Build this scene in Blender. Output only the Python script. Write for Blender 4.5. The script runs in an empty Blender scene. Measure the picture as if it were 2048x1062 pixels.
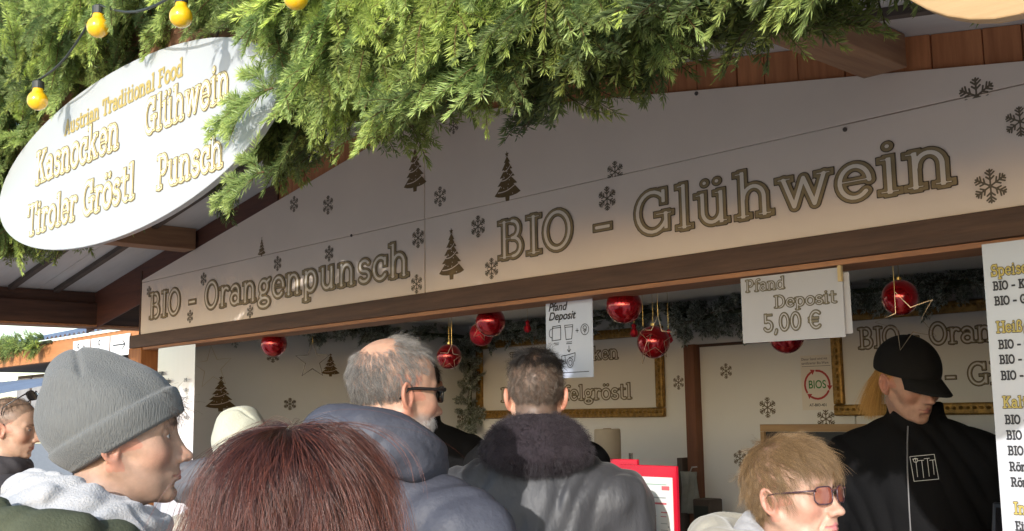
import bpy, math, random
import numpy as np
from mathutils import Vector, Matrix
random.seed(7); RNG = np.random.default_rng(7)
R_ = math.radians
sc = bpy.context.scene
COL = sc.collection

# ------------------------------------------------------------------ camera
FPX = 2169.33
CAM = np.array([2.948, -2.341, 1.65])
YAW, PITCH, ROLL = R_(47.0536), R_(7.786), R_(-0.8387)
cf = np.array([-math.sin(YAW)*math.cos(PITCH), math.cos(YAW)*math.cos(PITCH), math.sin(PITCH)])
r0 = np.array([math.cos(YAW), math.sin(YAW), 0.0]); u0 = np.cross(r0, cf)
cr = math.cos(ROLL)*r0 + math.sin(ROLL)*u0
cu = -math.sin(ROLL)*r0 + math.cos(ROLL)*u0
cam_d = bpy.data.cameras.new('camera'); cam = bpy.data.objects.new('camera', cam_d); COL.objects.link(cam)
cam_d.sensor_width = 36; cam_d.lens = FPX/2048*36; cam_d.clip_start = .05; cam_d.clip_end = 500
M = Matrix.Identity(4)
for i in range(3):
    M[i][0] = cr[i]; M[i][1] = cu[i]; M[i][2] = -cf[i]; M[i][3] = CAM[i]
cam.matrix_world = M
sc.camera = cam

# ------------------------------------------------------------------ light
SUN_AZ = 27.0      # degrees to the right of the stall front's own normal
SUN_EL = 19.0
sd = np.array([-math.sin(R_(SUN_AZ))*math.cos(R_(SUN_EL)), math.cos(R_(SUN_AZ))*math.cos(R_(SUN_EL)), -math.sin(R_(SUN_EL))])
w = bpy.data.worlds.new('World'); sc.world = w; w.use_nodes = True
nt = w.node_tree; nt.nodes.clear()
sky = nt.nodes.new('ShaderNodeTexSky'); sky.sky_type = 'NISHITA'; sky.sun_disc = False
sky.sun_elevation = R_(SUN_EL)
sky.sun_rotation = math.atan2(-sd[0], -sd[1])
sky.air_density = 1.0; sky.dust_density = .7; sky.ozone_density = 1.0
bg = nt.nodes.new('ShaderNodeBackground'); bg.inputs['Strength'].default_value = 0.15
ow = nt.nodes.new('ShaderNodeOutputWorld')
nt.links.new(sky.outputs[0], bg.inputs[0]); nt.links.new(bg.outputs[0], ow.inputs[0])
sl = bpy.data.lights.new('sun', 'SUN'); sl.energy = 2.0; sl.angle = R_(.5); sl.color = (1.0, .97, .925)
so = bpy.data.objects.new('sun', sl); COL.objects.link(so)
so.rotation_euler = Vector(sd).to_track_quat('-Z', 'Y').to_euler()
sc.view_settings.view_transform = 'Standard'; sc.view_settings.look = 'None'
sc.view_settings.gamma = 1; sc.view_settings.exposure = 1.15
sc.view_settings.use_curve_mapping = False
sc.render.engine = 'CYCLES'
sc.cycles.max_bounces = 10; sc.cycles.diffuse_bounces = 7; sc.cycles.glossy_bounces = 4
sc.cycles.transparent_max_bounces = 12
sc.cycles.use_denoising = True

# ------------------------------------------------------------------ geometry of the view, used to measure places off the photograph
def ray(px, py): return cf + cr*(px-1024)/FPX - cu*(py-531)/FPX
def at(px, py, d): return CAM + ray(px, py)*d                      # at depth d
def aty(px, py, Y=0.0):                                            # on the upright plane y = Y
    v = ray(px, py); return CAM + v*((Y-CAM[1])/v[1])
def atx(px, py, X):
    v = ray(px, py); return CAM + v*((X-CAM[0])/v[0])
def depth(P): return float((np.asarray(P)-CAM) @ cf)

# ------------------------------------------------------------------ tagging
def tag(o, label=None, cat=None, group=None, kind=None):
    if label: o['label'] = label
    if cat: o['category'] = cat
    if group: o['group'] = group
    if kind: o['kind'] = kind
    return o
def empty(name, loc=(0, 0, 0), rot=None):
    o = bpy.data.objects.new(name, None); COL.objects.link(o); o.location = loc; o.empty_display_size = .1
    if rot is not None: o.rotation_euler = rot
    return o
def link(name, me, parent=None, loc=(0, 0, 0), rot=(0, 0, 0), scale=(1, 1, 1)):
    o = bpy.data.objects.new(name, me); COL.objects.link(o)
    o.location = loc; o.rotation_euler = rot; o.scale = scale
    if parent is not None: o.parent = parent
    return o

# ------------------------------------------------------------------ materials
MATS = {}
def mat(name, col, rough=.7, metal=0.0, noise=0.0, nscale=8.0, bump=0.0, bscale=60.0, stretch=(1, 1, 1), attr=None,
        col2=None, rnd=0.0, sss=0.0, coat=0.0, trans=0.0, kind='noise', emis=None, coords='Object', detail=5, sheen=0.0, spec=.5, bdist=.004):
    if name in MATS: return MATS[name]
    m = bpy.data.materials.new(name); m.use_nodes = True; N = m.node_tree.nodes; L = m.node_tree.links
    b = N['Principled BSDF']; b.inputs['Roughness'].default_value = rough; b.inputs['Metallic'].default_value = metal
    b.inputs['Specular IOR Level'].default_value = spec
    if coat: b.inputs['Coat Weight'].default_value = coat; b.inputs['Coat Roughness'].default_value = .08
    if trans: b.inputs['Transmission Weight'].default_value = trans
    if sheen: b.inputs['Sheen Weight'].default_value = sheen; b.inputs['Sheen Roughness'].default_value = .4
    if sss:
        b.inputs['Subsurface Weight'].default_value = sss; b.inputs['Subsurface Radius'].default_value = (.012, .004, .002)
        b.inputs['Subsurface Scale'].default_value = .6
    tc = N.new('ShaderNodeTexCoord'); mp = N.new('ShaderNodeMapping'); mp.inputs['Scale'].default_value = stretch
    L.new(tc.outputs[coords], mp.inputs[0])
    src = None
    if attr:
        a = N.new('ShaderNodeAttribute'); a.attribute_name = attr; src = a.outputs['Color']
    else:
        rgb = N.new('ShaderNodeRGB'); rgb.outputs[0].default_value = (*col, 1); src = rgb.outputs[0]
    if noise or col2:
        if kind == 'wave':
            t = N.new('ShaderNodeTexWave'); t.inputs['Scale'].default_value = nscale; t.inputs['Distortion'].default_value = 6
            t.inputs['Detail'].default_value = 4; t.inputs['Detail Scale'].default_value = 1.5
        else:
            t = N.new('ShaderNodeTexNoise'); t.inputs['Scale'].default_value = nscale; t.inputs['Detail'].default_value = detail
            t.inputs['Roughness'].default_value = .62
        L.new(mp.outputs[0], t.inputs[0])
        c2 = col2 if col2 else tuple(c*(1-noise) for c in col)
        if attr:
            mx = N.new('ShaderNodeMixRGB'); mx.blend_type = 'MULTIPLY'; mx.inputs[0].default_value = 1
            rp = N.new('ShaderNodeValToRGB'); rp.color_ramp.elements[0].position = .3; rp.color_ramp.elements[1].position = .7
            rp.color_ramp.elements[0].color = (1-noise, 1-noise, 1-noise, 1); rp.color_ramp.elements[1].color = (1, 1, 1, 1)
            L.new(t.outputs[0 if kind != 'wave' else 1], rp.inputs[0]); L.new(src, mx.inputs[1]); L.new(rp.outputs[0], mx.inputs[2]); src = mx.outputs[0]
        else:
            mx = N.new('ShaderNodeMixRGB'); rp = N.new('ShaderNodeValToRGB')
            rp.color_ramp.elements[0].position = .32; rp.color_ramp.elements[1].position = .68
            L.new(t.outputs[0 if kind != 'wave' else 1], rp.inputs[0]); L.new(rp.outputs[0], mx.inputs[0])
            L.new(src, mx.inputs[1]); mx.inputs[2].default_value = (*c2, 1); src = mx.outputs[0]
    if rnd:
        oi = N.new('ShaderNodeObjectInfo'); hs = N.new('ShaderNodeHueSaturation')
        mr = N.new('ShaderNodeMapRange'); mr.inputs[3].default_value = 1-rnd; mr.inputs[4].default_value = 1+rnd
        L.new(oi.outputs['Random'], mr.inputs[0]); L.new(mr.outputs[0], hs.inputs['Value'])
        L.new(src, hs.inputs['Color']); src = hs.outputs[0]
    L.new(src, b.inputs['Base Color'])
    if bump:
        t2 = N.new('ShaderNodeTexNoise'); t2.inputs['Scale'].default_value = bscale; t2.inputs['Detail'].default_value = 6
        L.new(mp.outputs[0], t2.inputs[0])
        bp = N.new('ShaderNodeBump'); bp.inputs['Strength'].default_value = bump; bp.inputs['Distance'].default_value = bdist
        L.new(t2.outputs[0], bp.inputs['Height']); L.new(bp.outputs[0], b.inputs['Normal'])
    if emis: b.inputs['Emission Color'].default_value = (*emis[0], 1); b.inputs['Emission Strength'].default_value = emis[1]
    MATS[name] = m; return m

def wood(name, c1, c2, axis=0, **k):
    st = [14, 14, 14]; st[axis] = 1.2
    return mat(name, c1, rough=.62, col2=c2, nscale=3.0, bump=.35, bscale=7, stretch=tuple(st), detail=8, **k)

# ------------------------------------------------------------------ mesh helpers
class MB:
    def __init__(s): s.v = []; s.f = []; s.m = []
    def add(s, vs, fs, mi=0):
        o = len(s.v); s.v += [tuple(map(float, v)) for v in vs]; s.f += [tuple(i+o for i in f) for f in fs]; s.m += [mi]*len(fs); return s
    def box(s, x0, x1, y0, y1, z0, z1, mi=0):
        v = [(x0, y0, z0), (x1, y0, z0), (x1, y1, z0), (x0, y1, z0), (x0, y0, z1), (x1, y0, z1), (x1, y1, z1), (x0, y1, z1)]
        return s.add(v, [(0, 3, 2, 1), (4, 5, 6, 7), (0, 1, 5, 4), (1, 2, 6, 5), (2, 3, 7, 6), (3, 0, 4, 7)], mi)
    def prism(s, poly, y0, y1, mi=0):         # polygon in x,z extruded along y
        n = len(poly); v = [(p[0], y0, p[1]) for p in poly]+[(p[0], y1, p[1]) for p in poly]
        f = [tuple(range(n)), tuple(range(2*n-1, n-1, -1))]+[(i+n, (i+1) % n+n, (i+1) % n, i) for i in range(n)]
        return s.add(v, f, mi)
    def tube(s, pts, r, n=6, mi=0, close=False):
        pts = [np.array(p, float) for p in pts]; rs = r if hasattr(r, '__len__') else [r]*len(pts)
        v = []; f = []; m = len(pts)
        for i, p in enumerate(pts):
            a = pts[(i-1) % m] if (close or i > 0) else p; b = pts[(i+1) % m] if (close or i < m-1) else p
            t = b-a; t /= (np.linalg.norm(t)+1e-9)
            up = np.array([0, 0, 1.]) if abs(t[2]) < .9 else np.array([1., 0, 0])
            e1 = np.cross(t, up); e1 /= np.linalg.norm(e1); e2 = np.cross(t, e1)
            for k in range(n):
                an = 2*math.pi*k/n; v.append(p+rs[i]*(math.cos(an)*e1+math.sin(an)*e2))
        for i in range(m if close else m-1):
            for k in range(n):
                j = (i+1) % m
                f.append((i*n+k, i*n+(k+1) % n, j*n+(k+1) % n, j*n+k))
        if not close: f.append(tuple(range(n-1, -1, -1))); f.append(tuple((m-1)*n+k for k in range(n)))
        return s.add(v, f, mi)
    def lathe(s, prof, n=24, c=(0, 0, 0), mi=0):    # prof: (r,z)
        v = []; f = []
        for (r, z) in prof:
            for k in range(n):
                a = 2*math.pi*k/n; v.append((c[0]+r*math.cos(a), c[1]+r*math.sin(a), c[2]+z))
        for i in range(len(prof)-1):
            for k in range(n): f.append((i*n+k, i*n+(k+1) % n, (i+1)*n+(k+1) % n, (i+1)*n+k))
        return s.add(v, f, mi)
    def mesh(s, name, mats, smooth=False):
        me = bpy.data.meshes.new(name); me.from_pydata(s.v, [], s.f)
        for m in (mats if isinstance(mats, (list, tuple)) else [mats]): me.materials.append(m)
        if any(s.m): me.polygons.foreach_set('material_index', s.m)
        if smooth: me.polygons.foreach_set('use_smooth', [True]*len(me.polygons))
        me.update(); return me
    def build(s, name, mats, parent=None, smooth=False, bevel=0, loc=(0, 0, 0), rot=(0, 0, 0)):
        o = link(name, s.mesh(name, mats, smooth), parent, loc, rot)
        if bevel:
            b = o.modifiers.new('bevel', 'BEVEL'); b.width = bevel; b.segments = 2; b.limit_method = 'ANGLE'
        return o

def npmesh(name, V, F, m, smooth=True, attr=None):
    me = bpy.data.meshes.new(name); V = np.asarray(V, np.float32); F = np.asarray(F, np.int32)
    k = F.shape[1]
    me.vertices.add(len(V)); me.vertices.foreach_set('co', V.ravel())
    me.loops.add(F.size); me.loops.foreach_set('vertex_index', F.ravel())
    me.polygons.add(len(F)); me.polygons.foreach_set('loop_start', np.arange(0, F.size, k, dtype=np.int32))
    me.polygons.foreach_set('loop_total', np.full(len(F), k, np.int32))
    me.materials.append(m)
    if smooth: me.polygons.foreach_set('use_smooth', np.ones(len(F), bool))
    if attr is not None:
        a = me.color_attributes.new('Col', 'FLOAT_COLOR', 'POINT'); c = np.ones((len(V), 4), np.float32); c[:, :3] = attr
        a.data.foreach_set('color', c.ravel())
    me.update(calc_edges=True); me.validate(); return me

# ---- filled outlines from a 2D field (negative inside)
def field_faces(f, x0, z0, h):
    ny, nx = f.shape
    V = []; F3 = []
    ins = f < 0
    c = ins[:-1, :-1]*1 + ins[:-1, 1:]*2 + ins[1:, 1:]*4 + ins[1:, :-1]*8
    corner = [(0, 0), (1, 0), (1, 1), (0, 1)]
    verts = []; faces = []
    full = (c == 15)
    for j in range(full.shape[0]):
        row = full[j]; 
        if not row.any(): continue
        d = np.diff(np.concatenate([[0], row.view(np.int8), [0]])); st = np.where(d == 1)[0]; en = np.where(d == -1)[0]
        for a, b in zip(st, en):
            o = len(verts); verts += [(a, j), (b, j), (b, j+1), (a, j+1)]; faces.append((o, o+1, o+2, o+3))
    js, is_ = np.where((c > 0) & (c < 15))
    for j, i in zip(js, is_):
        vals = [f[j, i], f[j, i+1], f[j+1, i+1], f[j+1, i]]; poly = []
        for k in range(4):
            a = vals[k]; b = vals[(k+1) % 4]; ca = corner[k]; cb = corner[(k+1) % 4]
            if a < 0: poly.append((i+ca[0], j+ca[1]))
            if (a < 0) != (b < 0):
                t = a/(a-b); poly.append((i+ca[0]+(cb[0]-ca[0])*t, j+ca[1]+(cb[1]-ca[1])*t))
        if len(poly) >= 3:
            o = len(verts); verts += poly; faces.append(tuple(range(o, o+len(poly))))
    return [(x0+v[0]*h, z0+v[1]*h) for v in verts], faces

# ---- a slab-serif alphabet drawn as strokes (cap height 1)
S = .16
def serif(x, y, l=S, r=S): return ('h', y, x-l, x+r, .03)
GL = {
 'B': (.84, [('v', .16, 0, 1), ('h', 1, 0, .42, .03), ('h', .52, .16, .42, .03), ('h', 0, 0, .44, .03), ('e', .42, .76, .2, .24, -90, 90), ('e', .44, .26, .24, .26, -90, 90)]),
 'I': (.46, [('v', .2, 0, 1), serif(.2, 0, .18, .18), serif(.2, 1, .18, .18)]),
 'O': (.9, [('e', .4, .5, .36, .5, 0, 360)]),
 'G': (.95, [('e', .42, .5, .38, .5, 48, 330), ('v', .75, .08, .42), ('h', .42, .52, .88, .03), ('v', .7, .74, .98)]),
 'K': (.92, [('v', .16, 0, 1), serif(.16, 0), serif(.16, 1), ('p', [(.7, .97), (.2, .42)]), ('p', [(.36, .6), (.7, .03)]), serif(.7, 0), serif(.7, 1, .14, .12)]),
 'T': (.88, [('v', .4, 0, 1), ('h', 1, .02, .78, .03), ('v', .02, .76, 1), ('v', .78, .76, 1), serif(.4, 0)]),
 'P': (.8, [('v', .16, 0, 1), ('h', 1, 0, .42, .03), ('h', .46, .16, .42, .03), serif(.16, 0), ('e', .42, .73, .24, .27, -90, 90)]),
 'A': (.92, [('p', [(.1, .02), (.42, 1), (.74, .02)]), ('h', .34, .22, .62, .03), serif(.1, 0, .1, .12), serif(.74, 0, .12, .1)]),
 'F': (.76, [('v', .16, 0, 1), ('h', 1, 0, .62, .03), ('v', .62, .78, 1), ('h', .52, .16, .46, .03), serif(.16, 0)]),
 'E': (.78, [('v', .16, 0, 1), ('h', 1, 0, .62, .03), ('v', .62, .8, 1), ('h', .52, .16, .46, .03), ('h', 0, 0, .66, .03), ('v', .66, 0, .2)]),
 'D': (.9, [('v', .16, 0, 1), ('h', 1, 0, .38, .03), ('h', 0, 0, .38, .03), ('e', .38, .5, .36, .5, -90, 90)]),
 'H': (.98, [('v', .16, 0, 1), ('v', .76, 0, 1), ('h', .5, .16, .76, .03), serif(.16, 0), serif(.16, 1), serif(.76, 0), serif(.76, 1)]),
 'R': (.92, [('v', .16, 0, 1), ('h', 1, 0, .42, .03), ('h', .48, .16, .42, .03), serif(.16, 0), ('e', .42, .74, .22, .26, -90, 90), ('p', [(.4, .48), (.7, .03)]), serif(.72, 0, .12, .12)]),
 'S': (.76, [('e', .34, .75, .26, .25, 20, 270), ('e', .34, .26, .28, .26, -160, 90), ('v', .6, .74, 1), ('v', .06, 0, .26)]),
 '-': (.62, [('h', .36, .1, .42, 0)]),
 'a': (.72, [('e', .28, .2, .22, .2, 0, 360), ('v', .5, .04, .46), ('e', .28, .46, .22, .22, 0, 150), ('h', 0, .5, .62, .03)]),
 'b': (.76, [('v', .14, 0, 1), ('h', 1, 0, .14, .03), ('e', .36, .33, .24, .33, -170, 170)]),
 'c': (.66, [('e', .32, .34, .27, .34, 40, 320), ('v', .52, .46, .64)]),
 'd': (.8, [('v', .56, 0, 1), ('h', 1, .42, .56, .03), ('e', .3, .33, .26, .33, 0, 360), ('h', 0, .56, .68, .03)]),
 'e': (.7, [('e', .32, .34, .27, .34, 0, 318), ('h', .36, .08, .58, .03)]),
 'f': (.52, [('v', .2, 0, .8), ('e', .4, .8, .2, .2, 60, 180), ('h', .66, .04, .42, .03), serif(.2, 0)]),
 'g': (.74, [('e', .3, .44, .21, .22, 0, 360), ('e', .32, -.13, .28, .16, 0, 360), ('p', [(.18, .22), (.12, .1), (.22, .03)]), ('p', [(.46, .58), (.62, .68)])]),
 'h': (.84, [('v', .14, 0, 1), ('h', 1, 0, .14, .03), ('e', .37, .4, .22, .27, 0, 180), ('v', .59, 0, .4), serif(.14, 0, .13, .12), serif(.59, 0, .12, .13)]),
 'i': (.42, [('v', .18, 0, .68), ('h', .68, .04, .18, .03), serif(.18, 0, .15, .15), ('d', .17, .96)]),
 'k': (.82, [('v', .14, 0, 1), ('h', 1, 0, .14, .03), serif(.14, 0, .13, .12), ('p', [(.56, .66), (.18, .28)]), ('p', [(.32, .42), (.6, .03)]), serif(.62, 0, .12, .1), serif(.56, .67, .12, .12)]),
 'l': (.42, [('v', .18, 0, 1), ('h', 1, .04, .18, .03), serif(.18, 0, .15, .15)]),
 'm': (1.2, [('v', .14, 0, .68), ('h', .68, 0, .14, .03), ('e', .34, .42, .2, .25, 0, 180), ('v', .54, 0, .42), ('e', .74, .42, .2, .25, 0, 180), ('v', .94, 0, .42), serif(.14, 0, .12, .1), serif(.54, 0, .1, .1), serif(.94, 0, .1, .12)]),
 'n': (.84, [('v', .14, 0, .68), ('h', .68, 0, .14, .03), ('e', .37, .4, .22, .27, 0, 180), ('v', .59, 0, .4), serif(.14, 0, .13, .12), serif(.59, 0, .12, .13)]),
 'o': (.7, [('e', .32, .34, .28, .34, 0, 360)]),
 'p': (.78, [('v', .14, -.3, .68), ('h', .68, 0, .14, .03), ('e', .36, .34, .25, .34, 0, 360), serif(.14, -.3, .13, .15)]),
 'r': (.6, [('v', .16, 0, .68), ('h', .68, 0, .16, .03), ('e', .38, .42, .2, .25, 50, 180), serif(.16, 0, .13, .17)]),
 's': (.6, [('e', .28, .51, .19, .17, 30, 270), ('e', .28, .17, .21, .17, -150, 90)]),
 't': (.52, [('v', .2, .12, .9), ('h', .66, .02, .42, .03), ('e', .36, .14, .16, .14, 180, 300)]),
 'u': (.84, [('v', .14, .26, .68), ('h', .68, 0, .14, .03), ('e', .35, .26, .21, .26, 180, 360), ('v', .56, 0, .68), ('h', .68, .44, .56, .03), ('h', 0, .56, .68, .03)]),
 'w': (1.08, [('p', [(.1, .66), (.3, .03), (.5, .64), (.7, .03), (.9, .66)]), serif(.1, .67, .11, .13), serif(.9, .67, .13, .11)]),
 'W': (1.3, [('p', [(.12, 1), (.36, .03), (.6, .97), (.84, .03), (1.08, 1)]), serif(.12, 1), serif(1.08, 1)]),
 'z': (.66, [('h', .67, .06, .52, .03), ('h', 0, .06, .54, .03), ('p', [(.5, .64), (.1, .04)])]),
 'ß': (.8, [('v', .14, 0, .78), ('e', .34, .78, .2, .22, 0, 180), ('e', .36, .25, .22, .26, -130, 90), ('p', [(.54, .78), (.36, .52)]), serif(.14, 0, .13, .1)]),
 '5': (.72, [('h', 1, .14, .56, .03), ('v', .14, .58, 1), ('e', .3, .3, .27, .3, -150, 120)]),
 '4': (.76, [('p', [(.5, .03), (.5, 1), (.06, .3), (.66, .3)])]), '6': (.74, [('e', .34, .3, .26, .3, 0, 360), ('e', .5, .45, .44, .55, 100, 190)]),
 '0': (.76, [('e', .34, .5, .27, .5, 0, 360)]),
 ',': (.34, [('p', [(.14, .02), (.12, -.08), (.06, -.2)])]),
 '€': (.86, [('e', .48, .5, .36, .5, 50, 310), ('h', .6, .02, .6, .03), ('h', .4, .02, .56, .03)]),
 '.': (.3, [('d', .1, .02)]), ' ': (.42, []),
}
GL['ü'] = (GL['u'][0], GL['u'][1]+[('d', .2, .96), ('d', .48, .96)])
GL['ö'] = (GL['o'][0], GL['o'][1]+[('d', .2, .98), ('d', .46, .98)])
GL['ä'] = (GL['a'][0], GL['a'][1]+[('d', .16, .96), ('d', .42, .96)])
def seg_d(X, Z, ax, az, bx, bz):
    dx, dz = bx-ax, bz-az; t = np.clip(((X-ax)*dx+(Z-az)*dz)/(dx*dx+dz*dz+1e-9), 0, 1)
    return np.hypot(X-ax-t*dx, Z-az-t*dz)
def prim_d(X, Z, p):
    k = p[0]
    if k == 'v': return np.maximum(np.abs(X-p[1]), np.maximum(p[2]-Z, Z-p[3]))
    if k == 'h': return np.maximum(np.abs(Z-p[1]), np.maximum(p[2]-X, X-p[3])) + (p[4] if len(p) > 4 else 0)
    if k == 'd': return np.hypot(X-p[1], Z-p[2])
    if k == 'p': return np.min([seg_d(X, Z, *a, *b) for a, b in zip(p[1][:-1], p[1][1:])], axis=0)
    if k == 'e':
        n = max(6, int(abs(p[6]-p[5])/15)); an = np.radians(np.linspace(p[5], p[6], n+1))
        xs = p[1]+p[3]*np.cos(an); zs = p[2]+p[4]*np.sin(an)
        return np.min([seg_d(X, Z, xs[i], zs[i], xs[i+1], zs[i+1]) for i in range(n)], axis=0)
GCACHE = {}
def glyph(ch, layer_r, cell):
    key = (ch, layer_r, cell)
    if key in GCACHE: return GCACHE[key]
    adv, prims = GL[ch]
    x0, x1, z0, z1 = -.16, adv+.14, -.5, 1.2
    xs = np.arange(x0, x1, cell); zs = np.arange(z0, z1, cell); X, Z = np.meshgrid(xs, zs)
    if prims:
        d = np.min([prim_d(X, Z, p) for p in prims], axis=0)-layer_r
        r = field_faces(d, x0, z0, cell)
    else: r = ([], [])
    GCACHE[key] = r; return r
def text_width(t, track=0): return sum(GL[c][0]+track for c in t)-track-.1
def lettering(name, text, x0, z0, width, cap, layers, parent, frame, cell=.035, track=.02, lift=.0006):
    """layers: [(radius, material)], outermost first. frame: function (u, v, w) -> point; w = proud of the surface"""
    tw = text_width(text, track); sx = width/tw; mb = MB(); mats = []
    for li, (rad, m) in enumerate(layers):
        mats.append(m); pen = 0
        for ch in text:
            vs, fs = glyph(ch, rad, cell)
            if vs: mb.add([frame(x0+(pen+v[0])*sx, z0+v[1]*cap, lift*(li+1)) for v in vs], fs, li)
            pen += GL[ch][0]+track
    return mb.build(name, mats, parent)

# ------------------------------------------------------------------ ground
M_pave = mat('paving', (.42, .385, .35), .85, noise=.35, nscale=6, bump=.5, bscale=30)
M_joint = mat('paving_joint', (.10, .09, .08), .95)
g = MB().add([(-80, -80, -.012), (80, -80, -.012), (80, 80, -.012), (-80, 80, -.012)], [(0, 1, 2, 3)]).build('ground', M_pave); tag(g, kind='structure')
pv = MB()
for i in range(-14, 20):
    for j in range(-18, 12):
        x = i*.5+(j % 2)*.25; y = j*.35-.6
        dz = random.uniform(-.002, .002)
        pv.box(x+.006, x+.494, y+.006, y+.344, -.05, dz)
tag(pv.build('paving_slabs', M_pave), kind='stuff', label='grey paving slabs under the crowd')

# ------------------------------------------------------------------ the stall
ZB = 2.0708; HS = .260; HL = .2712; SLP = .1588; W = 2.3
ZT = ZB+HL+SLP*W                       # top of the panels at the ridge
def zpan(x): return ZT-SLP*abs(x)      # rake of the panels
def zroof(x): return zpan(x)+.088      # underside of the roof
M_cream = mat('cream_board', (.84, .71, .61), .40, noise=.10, nscale=1.6, bump=.06, bscale=60)
M_white = mat('white_board', (.44, .46, .47), .35, noise=.03, nscale=3)
M_dark = mat('letter_brown', (.065, .04, .022), .5)
M_gold = mat('letter_gold', (.34, .25, .13), .42, metal=.1, noise=.25, nscale=30)
M_gold2 = mat('letter_gold_bright', (.25, .175, .05), .35, metal=.2, noise=.15, nscale=20)
M_goldl = mat('letter_fill', (.78, .69, .58), .4)
M_wsign = mat('letter_fill_white', (.80, .79, .74), .4)
W_beam = wood('beam_wood', (.115, .060, .036), (.062, .031, .019), 0)
W_beamy = wood('beam_wood_y', (.09, .042, .028), (.035, .016, .012), 1)
W_lit = wood('lit_underside_wood', (.40, .19, .09), (.27, .12, .06), 0)  # lighter than the beams: light on their undersides put into the colour
W_or = wood('orange_wood', (.42, .17, .055), (.27, .095, .03), 2)
W_red = wood('plank_wood', (.54, .22, .09), (.36, .13, .05), 2, rnd=.25)
W_pur = wood('purlin_wood', (.34, .19, .10), (.22, .11, .06), 1)
M_roof = mat('roof_sheet', (.66, .65, .64), .5, metal=.1, noise=.14, nscale=2.5, stretch=(1, 6, 1))
M_bat = mat('rafter_paint', (.10, .075, .062), .7, noise=.3, nscale=9)
M_wall = mat('stall_wall', (.76, .755, .75), .5, noise=.06, nscale=1.5, bump=.03, bscale=90)
M_ceil = mat('stall_ceiling', (.74, .74, .74), .35, noise=.05, nscale=2)
W_tan = mat('wall_edge_board', (.50, .40, .26), .6, noise=.15, nscale=4)
stall = empty('market_stall'); tag(stall, 'white panelled wooden market stall with brown beams and large mulled wine lettering', 'market stall')

G_ = .0035
def panel(poly, y0=-.012, y1=0.0):
    return MB().prism(poly, y0, y1).build('header_panel', M_cream, stall, bevel=.0012)
zm = ZB+HS
pll = panel([(-W, ZB), (-G_, ZB), (-G_, zm-G_/3), (-W, zm-G_/3)])
plr = panel([(G_, ZB), (W+.05, ZB), (W+.05, zm-G_/3), (G_, zm-G_/3)])
xe = W-(zm-ZB-HL)/SLP if HS > HL else W
pul = panel([(-W, zm+G_/3), (-G_, zm+G_/3), (-G_, zpan(0)), (-W, zpan(W))], -.013, -.001)
pur = panel([(G_, zm+G_/3), (W+.05, zm+G_/3), (W+.05, zpan(W+.05)), (G_, zpan(0))], -.013, -.001)
pll['label'] = 'lower left cream panel lettered with the orange punch name'
plr['label'] = 'lower right cream panel lettered with the mulled wine name'
pul['label'] = 'plain upper left cream panel with gold trees'; pur['label'] = 'plain upper right cream panel with gold tree'
for x, y in [(703, 471), (1690, 259), (1393, 187), (1240, 541), (935, 585), (560, 640)]:
    p = aty(x, y, -.014); MB().lathe([(0, .004), (.005, .003), (.006, 0)], 8).build('screw', M_bat, stall, loc=tuple(p), rot=(R_(90), 0, 0))
M_golm = mat('letter_gold_edge', (.17, .115, .055), .5)
FR = lambda u, v, ww: (u, -.0135-ww, v)
RO, RG, RD, RF = .125, .107, .050, .041
LAY = [(RO, M_dark), (RG, M_gold), (RD, M_golm), (RF, M_goldl)]
def place_text(name, text, p0, p1, total, layers, parent, frame, cell=.035, **k):
    """p0 / p1: bottom left of the first and bottom right of the last letter as drawn (u, v); total: drawn capital height"""
    R = layers[0][0]; cap = total/(1+2*R)
    return lettering(name, text, p0[0]+R*cap*.8, p0[1]+R*cap, (p1-p0[0])-R*cap*1.6, cap, layers, parent, frame, cell, **k)
place_text('lettering', 'BIO - Orangenpunsch', (-2.196, 2.131), -.082, .144, LAY, pll, FR, .03, track=.05)
place_text('lettering', 'BIO - Glühwein', (.381, 2.133), 1.90, .141, LAY, plr, FR, .022, track=.06)

# gold trees and snowflakes printed on the boards
def flake_prims():
    pr = []
    for k in range(6):
        a = k*math.pi/3+math.pi/2; c, s = math.cos(a), math.sin(a)
        pr.append(('p', [(0, 0), (c, s)]))
        for t, l in ((.38, .3), (.62, .34), (.82, .2)):
            for sg in (-1, 1):
                b = a+sg*math.pi/3.6; pr.append(('p', [(c*t, s*t), (c*t+math.cos(b)*l, s*t+math.sin(b)*l)]))
    return pr
def flake_mesh(cut=None):
    h = .035; xs = np.arange(-1.2, 1.2, h); X, Z = np.meshgrid(xs, xs)
    d = np.min([prim_d(X, Z, p) for p in flake_prims()], axis=0)-.052
    if cut is not None: d = np.maximum(d, cut-Z)
    vs, fs = field_faces(d, -1.2, -1.2, h); mb = MB(); mb.add([(v[0], 0, v[1]) for v in vs], fs); return mb
M_flake = mat('snowflake_print', (.15, .115, .075), .55, noise=.2, nscale=20)
M_tree = mat('tree_print', (.17, .105, .04), .45, metal=.2, noise=.2, nscale=20)
FLK = flake_mesh().mesh('snowflake', M_flake); FLKC = flake_mesh(-.45).mesh('snowflake_half', M_flake); FLKH = flake_mesh(-.1).mesh('snowflake_half', M_flake)
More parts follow.
